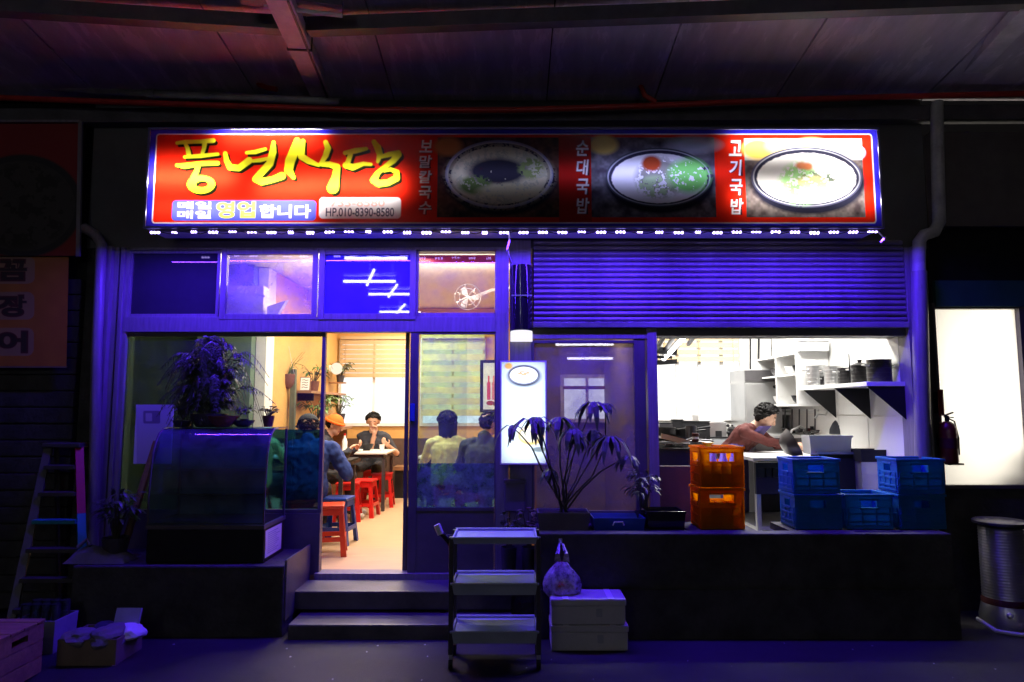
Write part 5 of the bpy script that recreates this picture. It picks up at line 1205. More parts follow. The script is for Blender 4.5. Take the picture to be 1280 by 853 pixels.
# fridge, hood, back counter
fr = thing('steel_fridge', 'tall steel fridge in the far kitchen corner behind the cook', 'fridge', (ax(948, 2.5), 2.5, FLOOR)); X0, X1, Z1 = ax(929, 2.35), ax(974, 2.35), az(462, 2.35)
obj('body', MB().box(X0, X1, 2.36, 2.88, FLOOR, Z1), M['steel'], fr, bevel=.008); obj('door', MB().box(X0 + .005, X1 - .005, 2.335, 2.358, FLOOR + .1, Z1 - .16), M['steel'], fr, bevel=.006); obj('vent_panel', MB().box(X0 + .005, X1 - .005, 2.338, 2.358, Z1 - .14, Z1 - .01), M['dark_steel'], fr); obj('knob', MB().ball((X1 - .08, 2.32, Z1 - .2), .022, 0, 10), M['black'], fr)
cd = thing('conduit_pipe', 'pair of thin black conduits dropping to the steel fridge', 'pipe', (ax(939, 2.8), 2.8, Z1)); obj('pipe', MB().tube([at(938, 400, 2.8), at(938, 463, 2.8)], .012, 6), M['black'], cd); obj('pipe', MB().tube([at(949, 400, 2.8), at(948, 463, 2.8)], .014, 6), M['black'], cd); obj('cable', MB().tube([at(978, 400, 2.8), at(979, 445, 2.8)], .008, 6), M['black'], cd)
hd = thing('exhaust_hood', 'dark exhaust hood with slanted filter bars over the stove', 'hood', (1.75, 1.6, 2.2))
for i in range(4):
    p, q = at(818 + i * 14, 440 - i * 3, 1.6), at(838 + i * 13, 408, .9); obj('filter_bar', MB().beam(p, q, .035, .03), M['dark_steel'], hd)
obj('edge', MB().beam(at(800, 455, 1.8), at(846, 452, 1.8), .04, .05).beam(at(800, 436, 1.6), at(846, 440, 1.6), .04, .07).beam(at(800, 446, 1.7), at(840, 447, 1.7), .02, .03), M['black'], hd)
obj('hanger', MB().tube([at(826, 452, 1.8), at(826, 380, 1.8)], .01, 6), M['steel'], hd)
tl = thing('tube_lamp', 'lit fluorescent tube slanting down from the ceiling beside the exhaust hood', 'lamp', at(848, 432, 1.3)); p, q = at(826, 453, 1.9), at(870, 406, .75); obj('tube', MB().tube([p, q], .022, 8), glow('kitchen_tube', (1, 1, .97), 6), tl); obj('housing', MB().beam(p + V((.02, 0, .04)), q + V((.02, 0, .04)), .05, .03), M['white_metal'], tl); obj('hanger', MB().tube([p + V((.02, 0, .05)), p + V((.02, 0, .6))], .006, 6), M['steel'], tl)
kc = thing('kitchen_counter', 'back counter under the bright kitchen window', 'counter', (2.0, 2.6, FLOOR)); zk = az(558, 2.5)
obj('body', MB().box(1.2, ax(926, 2.3), 2.32, 2.88, FLOOR, zk - .03), M['steel'], kc); obj('top', MB().box(1.19, ax(926, 2.3) + .01, 2.30, 2.885, zk - .029, zk), M['steel'], kc)
for px, r_, h_, m_, lab in ((829, .09, .14, 'pot_black', 'black stock pot at the end of the kitchen counter near the window post'), (845, .07, .09, 'steel', 'low steel pot between black pots on the back counter'), (912, .06, .20, 'pot_black', 'tall black flask beside the silver machine'), (921, .05, .13, 'dark_steel', 'grey canister next to the steel fridge')):
    lathe_thing('cooking_pot', lab, 'pot', (ax(px, 2.55), 2.55, zk), [(r_ * .95, 0), (r_, .02), (r_, h_), (r_ * .6, h_ + .02), (.012, h_ + .03), (.015, h_ + .045), (0, h_ + .045)], m_, 'pots on the back counter')
ms = thing('rice_machine', 'silver kitchen machine with a small dark control panel on the back counter', 'appliance', (ax(888, 2.5), 2.5, zk)); X0, X1, Z0, Z1 = ax(871, 2.4), ax(905, 2.4), zk, az(519, 2.4)
obj('body', MB().box(X0 + .1, X1, 2.4, 2.7, Z0, Z1 - .08), M['steel'], ms, bevel=.006); obj('top_box', MB().box(X0, X1 - .02, 2.41, 2.7, Z1 - .079, Z1), M['white_metal'], ms, bevel=.006); obj('panel', MB().box(X1 - .13, X1 - .06, 2.392, 2.399, Z0 + .1, Z0 + .18), M['black'], ms); 
for dz in (.16, .24): obj('knob', MB().ball((X1 + .01, 2.38, Z0 + dz), .02), M['black'], ms)
for i, (p0, p1, top, m_, lab) in enumerate(((850, 884, 528, 'maroon', 'dark maroon box on the counter before the silver machine'), (838, 851, 526, 'black', 'narrow black box beside the maroon box'), (822, 838, 530, 'dark_steel', 'dark lidded pot at the end of the back counter'), (884, 912, 548, 'grey_plastic', 'grey tray at the foot of the silver machine'))):
    t = thing('storage_box', lab, 'box', (ax((p0 + p1) / 2, 2.34), 2.34, zk), 0, 'boxes on the back counter'); obj('body', MB().box(ax(p0, 2.33), ax(p1, 2.33), 2.312 + .002 * i, 2.385, zk + .001, az(top, 2.33)), M[m_ if m_ != 'maroon' else 'black'], t, bevel=.005); obj('lid', MB().box(ax(p0, 2.33) - .005, ax(p1, 2.33) + .005, 2.308 + .002 * i, 2.388, az(top, 2.33) + .001, az(top, 2.33) + .014), M['black'], t)
sv = thing('gas_stove', 'black gas stove with wire racks at the near end of the kitchen', 'stove', (1.45, .7, FLOOR)); zv = az(560, .6); X0, X1 = 1.19, ax(862, .55)
obj('body', MB().box(X0, X1, .56, 1.25, FLOOR, zv), M['black'], sv, bevel=.01); b = MB()
for i in range(5): b.tube([(X0 + .03 + i * .07, .57, zv + .025), (X0 + .03 + i * .07, 1.2, zv + .025)], .007, 6); b.tube([(X0, .62 + i * .13, zv + .035), (X1, .62 + i * .13, zv + .035)], .007, 6)
obj('grate', b, M['dark_steel'], sv); 
for (px, y, lab, col, w) in ((838, .75, 'steel tray tilted on the stove rack', 'steel', .26), (846, .95, 'black frying pan lying at the back of the stove', 'black', .2)):
    t = thing('frying_pan' if col == 'black' else 'steel_tray', lab, 'pan' if col == 'black' else 'tray', (ax(px, y), y, zv + .06)); rot = Matrix.Rotation(R(14), 3, 'Y')
    obj('body', MB().lathe([(w * .38, -.02), (w * .5, .03), (w * .48, .03), (w * .36, -.012), (0, -.012)], n=20, rot=rot) if col == 'black' else MB().obox((0, 0, 0), (w, .2, .02), rot).obox((0, -.1, .02), (w, .01, .03), rot), M[col], t, world=False); obj('handle', MB().tube([rot @ V((w * .45, 0, .02)), rot @ V((w * .5 + .2, -.05, .06))], .011, 8), M['dark_steel'], t, world=False)
for i, (px, y, r_, h_, m_, lab) in enumerate(((829, 1.1, .10, .12, 'pot_black', 'black pot at the back corner of the gas stove'), (852, 1.12, .08, .10, 'pot_black', 'black pot behind the stove next to the red tin'), (861, .9, .05, .14, 'dark_steel', 'tall grey container at the edge of the stove'), (872, 2.0, .07, .12, 'pot_black', 'dark pot between stove and silver machine'))):
    t = lathe_thing('cooking_pot', lab, 'pot', (ax(px, y), y, zv + .045) if y < 1.5 else (ax(px, 2.32), 2.33, zk), [(r_ * .95, 0), (r_, .02), (r_, h_), (r_ * .93, h_), (r_ * .9, .02), (0, .02)], m_, 'pots around the stove')
    if y < 1.5: obj('handle', MB().tube([(r_ * .9, 0, h_ * .8), (r_ + .12, -.03, h_ * .95)], .01, 6), M['black'], t, world=False)
ld_ = thing('ladle', 'thin steel ladle leaning across the stove', 'ladle', at(860, 553, .7)); obj('handle', MB().tube([at(838, 556, .7), at(862, 549, .7), at(874, 543, .7)], .007, 6), M['steel'], ld_); obj('cup', MB().lathe([(.04, 0), (.03, -.02), (0, -.03)], c=at(836, 556, .7), n=12), M['steel'], ld_)
ys = thing('yellow_nozzle', 'yellow plastic funnel standing on the orange crate rim', 'funnel', at(886, 556, -.2)); b = MB(); c0 = at(885, 566, -.16)
b.lathe([(.012, -.09), (.012, .035), (.03, .06), (.046, .075), (.042, .08), (.0, .07)], c=c0, n=14); obj('body', b, mat('yellow', (.85, .68, .02), .4), ys, smooth=True)
tt = thing('red_tin', 'small red tin behind the orange crate', 'tin', at(866, 556, .5)); obj('body', MB().lathe([(.03, 0), (.03, .08), (0, .08)], c=V((ax(866, .65), .65, zv + .045)), n=14), M['maroon'], tt); obj('band', MB().lathe([(.031, .03), (.031, .05)], c=V((ax(866, .65), .65, zv + .045)), n=14), M['paper'], tt)

# ------------------------------------------------------------------ crates on the ledge
ZL = .691
def crate(name, label, cat, loc, w, d, h, m, group, ribs=3, slot=(.34, .62), bottle=False):
    t = thing(name, label, cat, loc, 0, group); k = .010
    obj('base', MB().box(-w / 2 + .012, w / 2 - .012, -d / 2 + .012, d / 2 - .012, .004, .016), M[m], t, world=False)
    def side(L, axis, sgn):
        b = MB(); s0, s1 = h * slot[1], h * (slot[1] + .2); hw = L * slot[0] / 2
        def bx(a, c, z0, z1, o=0.0, th=k):
            p, q = sgn * ((d if axis == 0 else w) / 2 + o), sgn * ((d if axis == 0 else w) / 2 + o - th)
            p, q = min(p, q), max(p, q)
            b.box(a, c, p, q, z0, z1) if axis == 0 else b.box(p, q, a, c, z0, z1)
        e = L / 2 - (.0 if axis == 0 else k + .001)
        bx(-e, e, .004, s0); bx(-e, -hw, s0 + .0005, s1 - .0005); bx(hw, e, s0 + .0005, s1 - .0005); bx(-e, e, s1, h - .004)
        for z in ((.02, .05, h * .42) if not bottle else (.02, h * .3, h * .5)): bx(-e + .004, e - .004, z, z + .012, .007, .0065)
        for i in range(ribs + 1):
            a = -e + .012 + i * (2 * e - .036) / ribs; bx(a, a + .012, .034, s0 - .004, .006, .0055)
        bx(-hw - .014, hw + .014, s0 - .016, s0 - .003, .008, .0075); bx(-hw - .014, hw + .014, s1 + .001, s1 + .012, .008, .0075)
        return b
    for axis, sgn in ((0, -1), (0, 1), (1, -1), (1, 1)): obj('side_wall', side(w if axis == 0 else d, axis, sgn), M[m], t, world=False)
    r = MB(); o = .009
    r.box(-w / 2 - o, w / 2 + o, -d / 2 - o, -d / 2 + k + .002, h - .018, h); r.box(-w / 2 - o, w / 2 + o, d / 2 - k - .002, d / 2 + o, h - .018, h); r.box(-w / 2 - o, -w / 2 + k + .002, -d / 2 + k + .003, d / 2 - k - .003, h - .0178, h - .0002); r.box(w / 2 - k - .002, w / 2 + o, -d / 2 + k + .003, d / 2 - k - .003, h - .0178, h - .0002)
    obj('rim', r, M[m], t, world=False, bevel=.003)
    if bottle:
        g_ = MB()
        for i in range(1, 4): g_.box(-w / 2 + w * i / 4 - .003, -w / 2 + w * i / 4 + .003, -d / 2 + .012, d / 2 - .012, .02, h * .6)
        for i in range(1, 4): g_.box(-w / 2 + .012, w / 2 - .012, -d / 2 + d * i / 4 - .003, -d / 2 + d * i / 4 + .003, .02, h * .598)
        obj('divider', g_, M[m], t, world=False)
    return t
Yo = -.29; xo = (ax(868, -.42) + ax(925, -.42)) / 2; wo = ax(925, -.42) - ax(868, -.42) - .018; ho = .298
zo1 = ZL
oc1 = crate('bottle_crate', 'lower orange bottle crate of the two on the ledge', 'crate', (xo, Yo, zo1), wo, .27, ho, 'crate_orange', 'orange bottle crates', 4, bottle=True, slot=(.56, .64))
dup(oc1, (xo + .004, Yo - .006, zo1 + ho + .002), R(.6), 'upper orange bottle crate with a yellow funnel at its rim')
for i in range(4):
    for j in range(2):
        t = thing('bottle', 'clear bottle standing in the upper orange bottle crate', 'bottle', (xo - wo * .375 + i * wo * .25, Yo - .09 + j * .07, zo1 + ho + .02), 0, 'bottles in the orange crate'); obj('body', MB().lathe([(0, 0), (.028, 0), (.028, .16), (.012, .21), (.012, .255), (0, .255)], n=12), M['cloudy_plastic'], t, smooth=True, world=False); obj('cap', MB().lathe([(.014, .2555), (.014, .27), (0, .27)], n=10), M['steel'], t, world=False)
hb = .254
def bcx(p0, p1, Y): return (ax(p0, Y) + ax(p1, Y)) / 2, ax(p1, Y) - ax(p0, Y) - .018
xl, wb = bcx(984, 1044, -.43); Yc = -.29
c1 = crate('plastic_crate', 'lower blue crate of the stack next to the orange crates', 'crate', (xl, Yc, ZL), wb, .28, hb, 'crate_blue', 'blue plastic crates', 3)
dup(c1, (xl - .003, Yc + .004, ZL + hb + .002), R(-.5), 'upper blue crate of the stack next to the orange crates')
xm, _ = bcx(1047, 1107, -.43)
mid = dup(c1, (xm, Yc + .01, ZL), 0, 'single blue crate standing low between the two blue stacks')
xr, _ = bcx(1110, 1167, -.43); xr += .012
dup(c1, (xr, Yc, ZL), R(.4), 'lower blue crate of the stack beside the blue post'); dup(c1, (xr + .004, Yc - .004, ZL + hb + .002), R(-.8), 'upper blue crate of the stack beside the blue post')

# ------------------------------------------------------------------ ledge planter, trays, lit menu
pl = thing('umbrella_plant', 'leggy plant with drooping palm shaped leaves in a dark planter on the ledge', 'plant', (ax(702, -.3), -.3, .681)); w_ = ax(735, -.38) - ax(671, -.38)
obj('planter', open_box(ax(671, -.4), ax(735, -.4), -.42, -.18, .684, az(641, -.4), .012, .015), M['pot_grey'], pl); obj('soil', MB().box(ax(674, -.4), ax(732, -.4), -.40, -.2, .79, .80), M['soil'], pl)
base = V((ax(703, -.3), -.3, .80))
heads = [((742, 505), (705, 600), -.38, 9, .17), ((757, 506), (757, 545), -.30, 5, .09), ((700, 524), (700, 580), -.42, 8, .15), ((716, 538), (706, 600), -.45, 9, .15), ((672, 524), (690, 590), -.48, 6, .17), ((762, 548), (740, 596), -.40, 9, .20), ((742, 540), (720, 600), -.25, 7, .12), ((688, 588), (695, 620), -.38, 7, .09), ((722, 548), (712, 590), -.35, 6, .13), ((786, 572), (750, 590), -.36, 6, .12), ((662, 526), (685, 580), -.52, 5, .22), ((640, 534), (665, 560), -.50, 4, .14)]
sm = MB()
for (hx, mx, y, n, ll) in heads:
    h_ = at(hx[0], hx[1], y); m_ = at(mx[0], mx[1], (y - .3) / 2); sm.tube([base + V((random.uniform(-.03, .03), random.uniform(-.03, .03), 0)), base.lerp(m_, .5) + V((random.uniform(-.02, .02), 0, .02)), m_, m_.lerp(h_, .6) + V((0, 0, .01)), h_], [.008, .007, .006, .005, .004], 6)
    for k in range(n):
        a = 2 * math.pi * k / n + random.uniform(-.25, .25); d = V((math.cos(a), math.sin(a), 0)); L_ = ll * random.uniform(.9, 1.3); dr = random.uniform(.75, 1.25); tw = d.cross(V((0, 0, 1)))
        pts = [h_, h_ + d * L_ * .22 + V((0, 0, L_ * .06)), h_ + d * L_ * .48 - V((0, 0, L_ * .12 * dr)), h_ + d * L_ * .68 - V((0, 0, L_ * .42 * dr)), h_ + d * L_ * .78 - V((0, 0, L_ * .8 * dr))]
        lf = MB().ribbon(pts, [.006, .030, .046, .038, .004], tw, sag=.22); obj('leaf', lf, M['leaf'] if k % 3 else M['leaf_pale'], pl)
obj('stem', sm, M['stem'], pl)
plant('potted_plant', 'dim bushy plant behind the ledge near the kitchen hatch', (ax(800, -.2), -.2, .681), .07, .11, 'pot_dark', 22, .11, .32, 'leaf', seed=21, ll=.09, lw=.022)
bt_ = thing('blue_tray', 'shallow bright blue plastic tray on the ledge beside the planter', 'tray', (ax(772, -.42), -.42, .681)); X0, X1, Z1 = ax(739, -.47), ax(803, -.47), az(648, -.47)
obj('body', open_box(X0, X1, -.47, -.22, .684, Z1, .008, .014), M['blue_plastic'], bt_); obj('handle', MB().tube([(X0 + .14, -.474, Z1 - .05), (X0 + .15, -.482, Z1 - .025), (X0 + .21, -.482, Z1 - .025), (X0 + .22, -.474, Z1 - .05)], .005, 6), M['paper'], bt_)
kb_ = thing('black_crate', 'black plastic basket on the ledge beside the orange crates', 'crate', (ax(836, -.4), -.4, .681)); X0, X1, Z1 = ax(805, -.46), ax(852, -.46), az(640, -.46)
obj('body', open_box(X0, X1, -.46, -.2, .684, Z1, .01, .012), M['black_gloss'], kb_); obj('rim', MB().box(X0 - .008, X1 + .004, -.468, -.452, Z1 - .012, Z1 + .004), M['black_gloss'], kb_, bevel=.003)
mn = thing('lit_menu', 'tall glowing menu panel with soup bowl pictures on the shopfront post', 'menu board', (ax(654, -.12), -.12, az(579, -.12)))
mc = Canvas(627, 453, 682, 579, 3.2, (.80, .9, .95)); mc.put(np.clip((mc.Y - 478) / 30, 0, 1) * np.clip((548 - mc.Y) / 30, 0, 1) * .5, (.72, .92, .85))
bowl(mc, 655, 469, 20, 12.5, (.93, .95, .93), (.1, .12, .2), 41, [(0, -2, 8, 3, (.85, .45, .2), .5)]); mc.ell(636, 458, 5, 4, (.9, .5, .12), blur=2)
mc.ell(656, 509, 20, 13, (.93, .93, .6), blur=3); mc.ell(656, 508, 14, 9, (.95, .97, .85), blur=3); mc.ell(664, 545, 17, 12, (.95, .62, .2), blur=3); mc.ell(663, 544, 13, 9, (.95, .88, .6), blur=2); mc.ell(674, 562, 9, 3, (.25, .3, .3), blur=1.5)
for yy, x0, x1 in ((488, 633, 676), (529, 633, 660)): pass
y_ = -.16; q0, q1 = at(627, 453, y_), at(682, 579, y_); tl_, tr_ = at(627.5, 453, y_), at(681, 453, y_); mc.sheet('menu_face', [V((q0.x, y_, q0.z)), V((q1.x, y_, q0.z)), V((q0.x, y_, q1.z)), V((q1.x, y_, q1.z))], M['backlit'], mn)
b = MB().box(q0.x - .012, q0.x, y_ - .006, -.07, q1.z - .012, q0.z + .012).box(q1.x, q1.x + .012, y_ - .006, -.07, q1.z - .012, q0.z + .012).box(q0.x + .0005, q1.x - .0005, y_ - .005, -.07, q0.z + .0005, q0.z + .012).box(q0.x + .0005, q1.x - .0005, y_ - .005, -.07, q1.z - .012, q1.z - .0005); obj('frame', b, M['white_metal'], mn); obj('backing', MB().box(q0.x + .001, q1.x - .001, -.078, -.071, q1.z, q0.z), M['white_plastic'], mn)
lamp('menu_light', ((q0.x + q1.x) / 2, -.082, (q0.z + q1.z) / 2), (.30, .74), 2.1, (.9, .97, 1), (0, -1, 0))
wb_ = thing('wall_box', 'tall glossy black curved box with a white lit underside beside the roller shutter', 'light box', (ax(651, -.1), -.1, az(425, -.1))); X0, X1 = ax(638, -.12), ax(666, -.12); z0, z1 = az(413, -.12), az(331, -.12); vs = []
for i in range(9):
    a = math.pi * i / 8; vs.append(((X0 + X1) / 2 - math.cos(a) * (X1 - X0) / 2, -.03 - math.sin(a) * .12))
b = MB(); n = 9; b.add([(x, y, z0) for x, y in vs] + [(x, y, z1) for x, y in vs], [(i, i + 1, i + 1 + n, i + n) for i in range(n - 1)] + [tuple(range(n)), tuple(range(2 * n - 1, n - 1, -1)), (0, n, 2 * n - 1, n - 1)]); obj('cover', b, M['black_gloss'], wb_, smooth=True)
b = MB(); zz0 = az(426, -.12); b.add([(x, y, zz0) for x, y in vs] + [(x, y, z0 - .001) for x, y in vs], [(i, i + 1, i + 1 + n, i + n) for i in range(n - 1)] + [tuple(range(n)), tuple(range(2 * n - 1, n - 1, -1)), (0, n, 2 * n - 1, n - 1)]); obj('base', b, M['lit_base'], wb_, smooth=True)
obj('band', MB().box(X0 + .006, X1 - .006, -.154, -.146, az(371, -.12), az(369.5, -.12)), M['steel'], wb_)
# narrow bin against the post below the menu
pb_ = thing('post_box', 'dark grey box fixed low on the post below the lit menu', 'box', (ax(643, -.1), -.1, az(640, -.1))); obj('body', MB().box(ax(631, -.12), ax(656, -.12), -.12, -.05, az(640, -.12), az(604, -.12)), M['pot_grey'], pb_, bevel=.008); obj('lid', MB().box(ax(630, -.12), ax(657, -.12), -.127, -.05, az(604, -.12) + .001, az(600, -.12)), M['pot_grey'], pb_, bevel=.003)
for px, lab, m_, sd in ((636, 'small spiky plant in a dark pot behind the trolley top', 'leaf', 31), (661, 'small brown dried plant in a pot behind the trolley top', 'card', 33)): plant('potted_plant', lab, (ax(px, -.3), -.3, FLOOR - .03 + .0 if px < 650 else FLOOR - .03), .06, .30, 'pot_dark', 12, .07, .28, m_, seed=sd, ll=.05)
# ------------------------------------------------------------------ display case and plants
ZB = .479
cx0, cx1 = ax(186, -.55, 600), ax(332, -.55, 600); cy0, cy1 = -.56, -.10; zc0 = az(657, -.56); zc1 = az(535, -.20)
dc_ = thing('display_case', 'glass fronted refrigerated display case with a curved glass front on the ledge', 'display case', ((cx0 + cx1) / 2, -.33, ZB))
obj('base', MB().box(cx0, cx1, cy0 + .02, cy1, ZB + .001, zc0 - .03), M['black'], dc_, bevel=.01); obj('bottom_trim', MB().box(cx0 - .005, cx1 + .005, cy0, cy1 + .004, zc0 - .029, zc0), M['alu_dark'], dc_, bevel=.004)
prof = [(cy0 + .012, zc0 + .002), (cy0 + .014, zc0 + .25), (cy0 + .03, zc0 + .40)] + [(cy0 + .03 + .17 * (1 - math.cos(R(a))), zc0 + .40 + (zc1 - zc0 - .40) * math.sin(R(a))) for a in (20, 40, 60, 80)] + [(cy0 + .24, zc1)]
vs = []
for y, z in prof: vs += [(cx0 + .012, y, z), (cx1 - .012, y, z)]
fg = obj('front_glass', MB().add(vs, [(2 * k, 2 * k + 1, 2 * k + 3, 2 * k + 2) for k in range(len(prof) - 1)]), M['glass_case'], dc_, smooth=True)
def end(x, mname, th=.004): return MB().add([(x, y, z) for y, z in prof] + [(x, cy1, zc1), (x, cy1, zc0 + .002)], [tuple(range(len(prof) + 2))])
obj('side_glass', end(cx1 - .008, 0), M['glass_case'], dc_); obj('side_glass', end(cx0 + .008, 0), M['glass_case'], dc_)
obj('top_panel', MB().box(cx0, cx1, cy0 + .235, cy1, zc1 - .002, zc1 + .008), M['glass_case'], dc_)
for x in (cx0 + .004, cx1 - .004): obj('edge_trim', MB().tube([(x, y, z) for y, z in prof], .008, 6), M['alu_dark'], dc_)
for x in (cx0, cx1 - .016): obj('corner_post', MB().box(x, x + .016, cy1 - .016, cy1 - .001, zc0, zc1 - .007), M['alu_dark'], dc_)
for k in (.30, .55): obj('shelf', MB().box(cx0 + .02, cx1 - .03, cy0 + .07 + .12 * (k > .5), cy1 - .02, zc0 + k * (zc1 - zc0), zc0 + k * (zc1 - zc0) + .010), M['glass_case'], dc_)
obj('floor_panel', MB().box(cx0 + .014, cx1 - .014, cy0 + .03, cy1 - .02, zc0 + .001, zc0 + .012), M['dark_steel'], dc_)
obj('back_panel', MB().box(cx0 + .017, cx1 - .09, cy1 - .012, cy1 - .006, zc0 + .013, zc1 - .007), M['case_back'], dc_)
for i, (py0, py1) in enumerate(((547, 565), (580, 600), (606, 621))):
    p, q = at(331, py0, -.16), at(336, py1, -.16); t = thing('reflection_card', ('small white card added as a reflection at the top of the display case glass', 'small white card added as a reflection in the middle of the display case glass', 'small white card added as a reflection at the bottom of the display case glass')[i], 'card', (cx1 - .03, -.2, q.z)); obj('card', MB().box(cx1 - .06, cx1 - .022, -.22, -.215, q.z, p.z), M['paper'], t); obj('clip', MB().box(cx1 - .022, cx1 - .014, -.222, -.213, q.z, p.z), M['steel'], t)  # white cards added to stand in for reflections in the case glass
nt = thing('notice_sheet', 'white printed notice stuck on the end of the black display case base', 'notice', (cx1 + .003, -.34, zc0 - .2)); nc = Canvas(0, 0, 20, 30, 3, (.75, .75, .78))
for i in range(11): nc.stroke([(3, 4 + i * 2.2), (random.uniform(12, 17), 4 + i * 2.2)], .7, (.25, .25, .4))
xn = cx1 + .004; nc.sheet('sheet', [(xn, -.52, zc0 - .045), (xn, -.18, zc0 - .045), (xn, -.52, ZB + .03), (xn, -.18, ZB + .03)], M['print'], nt); obj('backing', MB().box(cx1 + .0005, cx1 + .003, -.52, -.18, ZB + .03, zc0 - .045), M['paper'], nt)
nb_ = thing('notice_board', 'purple lit paper notice on the green glass beside the fern', 'notice', at(195, 580, -.03)); qc = Canvas(170, 506, 214, 580, 1.5, (.5, .48, .55)); qc.rrect(179, 514, 200, 530, 2, (.2, .16, .25)); qc.rrect(182, 517, 190, 527, 1, (.5, .45, .5)); y_ = -.03
qc.sheet('sheet', [at(170, 506, y_), at(214, 506, y_), at(171, 580, y_), at(214, 580, y_)], M['print'], nb_); p, q = at(170, 506, y_), at(214, 580, y_); obj('backing', MB().box(p.x + .002, q.x - .002, y_ + .002, y_ + .007, q.z, p.z), M['paper'], nb_)
# the big fern in a wide pot
ztop = zc1 + .009
fp = thing('fern', 'large bushy fern with arching feathery fronds on top of the display case', 'plant', (ax(266, -.24), -.24, ztop)); loc = fp.location
obj('pot', MB().lathe([(.09, 0), (.13, .05), (.135, .10), (.12, .10), (.11, .07), (0, .07)], n=22), M['pot_dark'], fp, smooth=True, world=False)
rn = random.Random(12); fr_, rb = MB(), MB()
for i in range(200):
    a = rn.uniform(0, 2 * math.pi); rad = rn.uniform(.10, .52) * (1 - .4 * abs(math.sin(a))); hgt = rn.uniform(.25, .66) * (1.0 if rad < .3 else .85); tilt = rn.uniform(.4, 2.0)
    if i > 130: rad = rn.uniform(.2, .46) * (1 - .4 * abs(math.sin(a))); hgt = rn.uniform(.08, .34); tilt = rn.uniform(.2, .9)
    pts = []
    for k in range(13):
        u = k / 12; r_ = rad * (u ** 1.25); z = .09 + hgt * math.sin(min(1, u * 1.25) * math.pi * .5) - max(0, u - .55) ** 1.6 * tilt * .9
        pts.append(V((math.cos(a) * r_, math.sin(a) * r_ * .55 - .02, z)))
    rb.tube(pts, [.0028] * 7 + [.002] * 6, 4)
    for k in range(2, 13):
        d = (pts[k] - pts[k - 1]).normalized(); sd = d.cross(V((0, 0, 1))); sd = sd.normalized() if sd.length > .05 else V((1, 0, 0))
        for sg_ in (-1, 1):
            for h_ in (0, .5):
                L_ = (.085 * math.sin(math.pi * min(.97, (k / 12) * .8 + .12))) * rn.uniform(.7, 1.2); q = pts[k - 1].lerp(pts[k], h_); e = q + (sd * sg_ + d * .55).normalized() * L_ + V((0, 0, -L_ * rn.uniform(.25, .9)))
                w_ = d * .0032; m_ = q.lerp(e, .5) + V((0, 0, L_ * .12)); fr_.add([q - w_, q + w_, m_ + w_ * 1.5, m_ - w_ * 1.5, e], [(0, 1, 2, 3), (3, 2, 4)])
obj('foliage', fr_, M['leaf'], fp, world=False, kind='stuff'); obj('stems', rb, M['stem'], fp, world=False)
# smaller pots on the case
sf = thing('fern', 'small fern with fine curled fronds at the foot of the large fern', 'plant', (ax(228, -.36), -.30, ztop)); f2, rn = MB(), random.Random(4)
obj('pot', MB().lathe([(.05, 0), (.07, .05), (.06, .05), (0, .045)], n=16), M['pot_dark'], sf, smooth=True, world=False)
for i in range(46):
    a = rn.uniform(0, 6.28); rr_ = rn.uniform(.08, .17); hh = rn.uniform(.09, .16); pts = [V((math.cos(a) * rr_ * u ** 1.1, math.sin(a) * rr_ * u * .6, .05 + hh * math.sin(u * 2.3))) for u in (0, .25, .5, .75, 1)]
    f2.ribbon(pts, [.003, .008, .010, .008, .002], V((-math.sin(a), math.cos(a), 0)), sag=.2)
obj('foliage', f2, M['leaf_pale'], sf, world=False, kind='stuff')
bowlthing('brownish shallow planter bowl on the display case beside the fern', (ax(283, -.33), -.33, ztop), .11, .085, 'terracotta', 'soil', group='planter bowls', name='planter_bowl', cat='planter')
bowlthing('dark shallow planter bowl at the end of the display case top', (ax(308, -.27), -.27, ztop), .085, .05, 'pot_dark', 'soil', group='planter bowls', name='planter_bowl', cat='planter')
plant('potted_plant', 'small rosette plant in the dark shallow bowl on the display case', (ax(309, -.27), -.27, ztop + .04), .03, .02, 'pot_dark', 12, .07, .10, 'leaf', seed=41, ll=.06, lw=.022, stems=False)
plant('potted_plant', 'jade plant in a brown pot on the corner of the display case', (ax(339, -.2), -.2, ztop), .045, .085, 'terracotta', 10, .06, .07, 'leaf', seed=43, ll=.05, lw=.034, droop=.1)
pk = thing('wooden_pole', 'dark wooden pole leaning against the green glass beside the fern', 'pole', at(166, 640, -.2)); obj('pole', MB().tube([at(150, 700, -.30), at(196, 552, -.09)], .028, 8), M['wood_brown'], pk)
plant('potted_plant', 'dark bushy plant in a black pot standing at the end of the plinth', (ax(160, -.4), -.42, ZB), .09, .16, 'pot_dark', 34, .15, .34, 'leaf', seed=47, ll=.09, lw=.03)
cl_ = thing('cloth_bag', 'pale folded cloth bag lying on the end of the plinth wall', 'bag', (ax(136, -.5), -.46, ZB)); bm_ = MB(); rn = random.Random(3); nx_, ny_ = 14, 8; p0, p1 = ax(104, -.5), ax(176, -.5); L_ = p1 - p0; vs = []
for j in range(ny_ + 1):
    for i in range(nx_ + 1):
        u, w = i / nx_, j / ny_; e = math.sin(math.pi * min(1, max(0, u))) ** .4 * math.sin(math.pi * w) ** .5; vs.append((p0 + L_ * u, -.58 + .26 * w, ZB + .004 + e * (.13 * (1 - u * .6)) * (1 + .35 * mnoise.noise(V((u * 5, w * 4, 2))))))
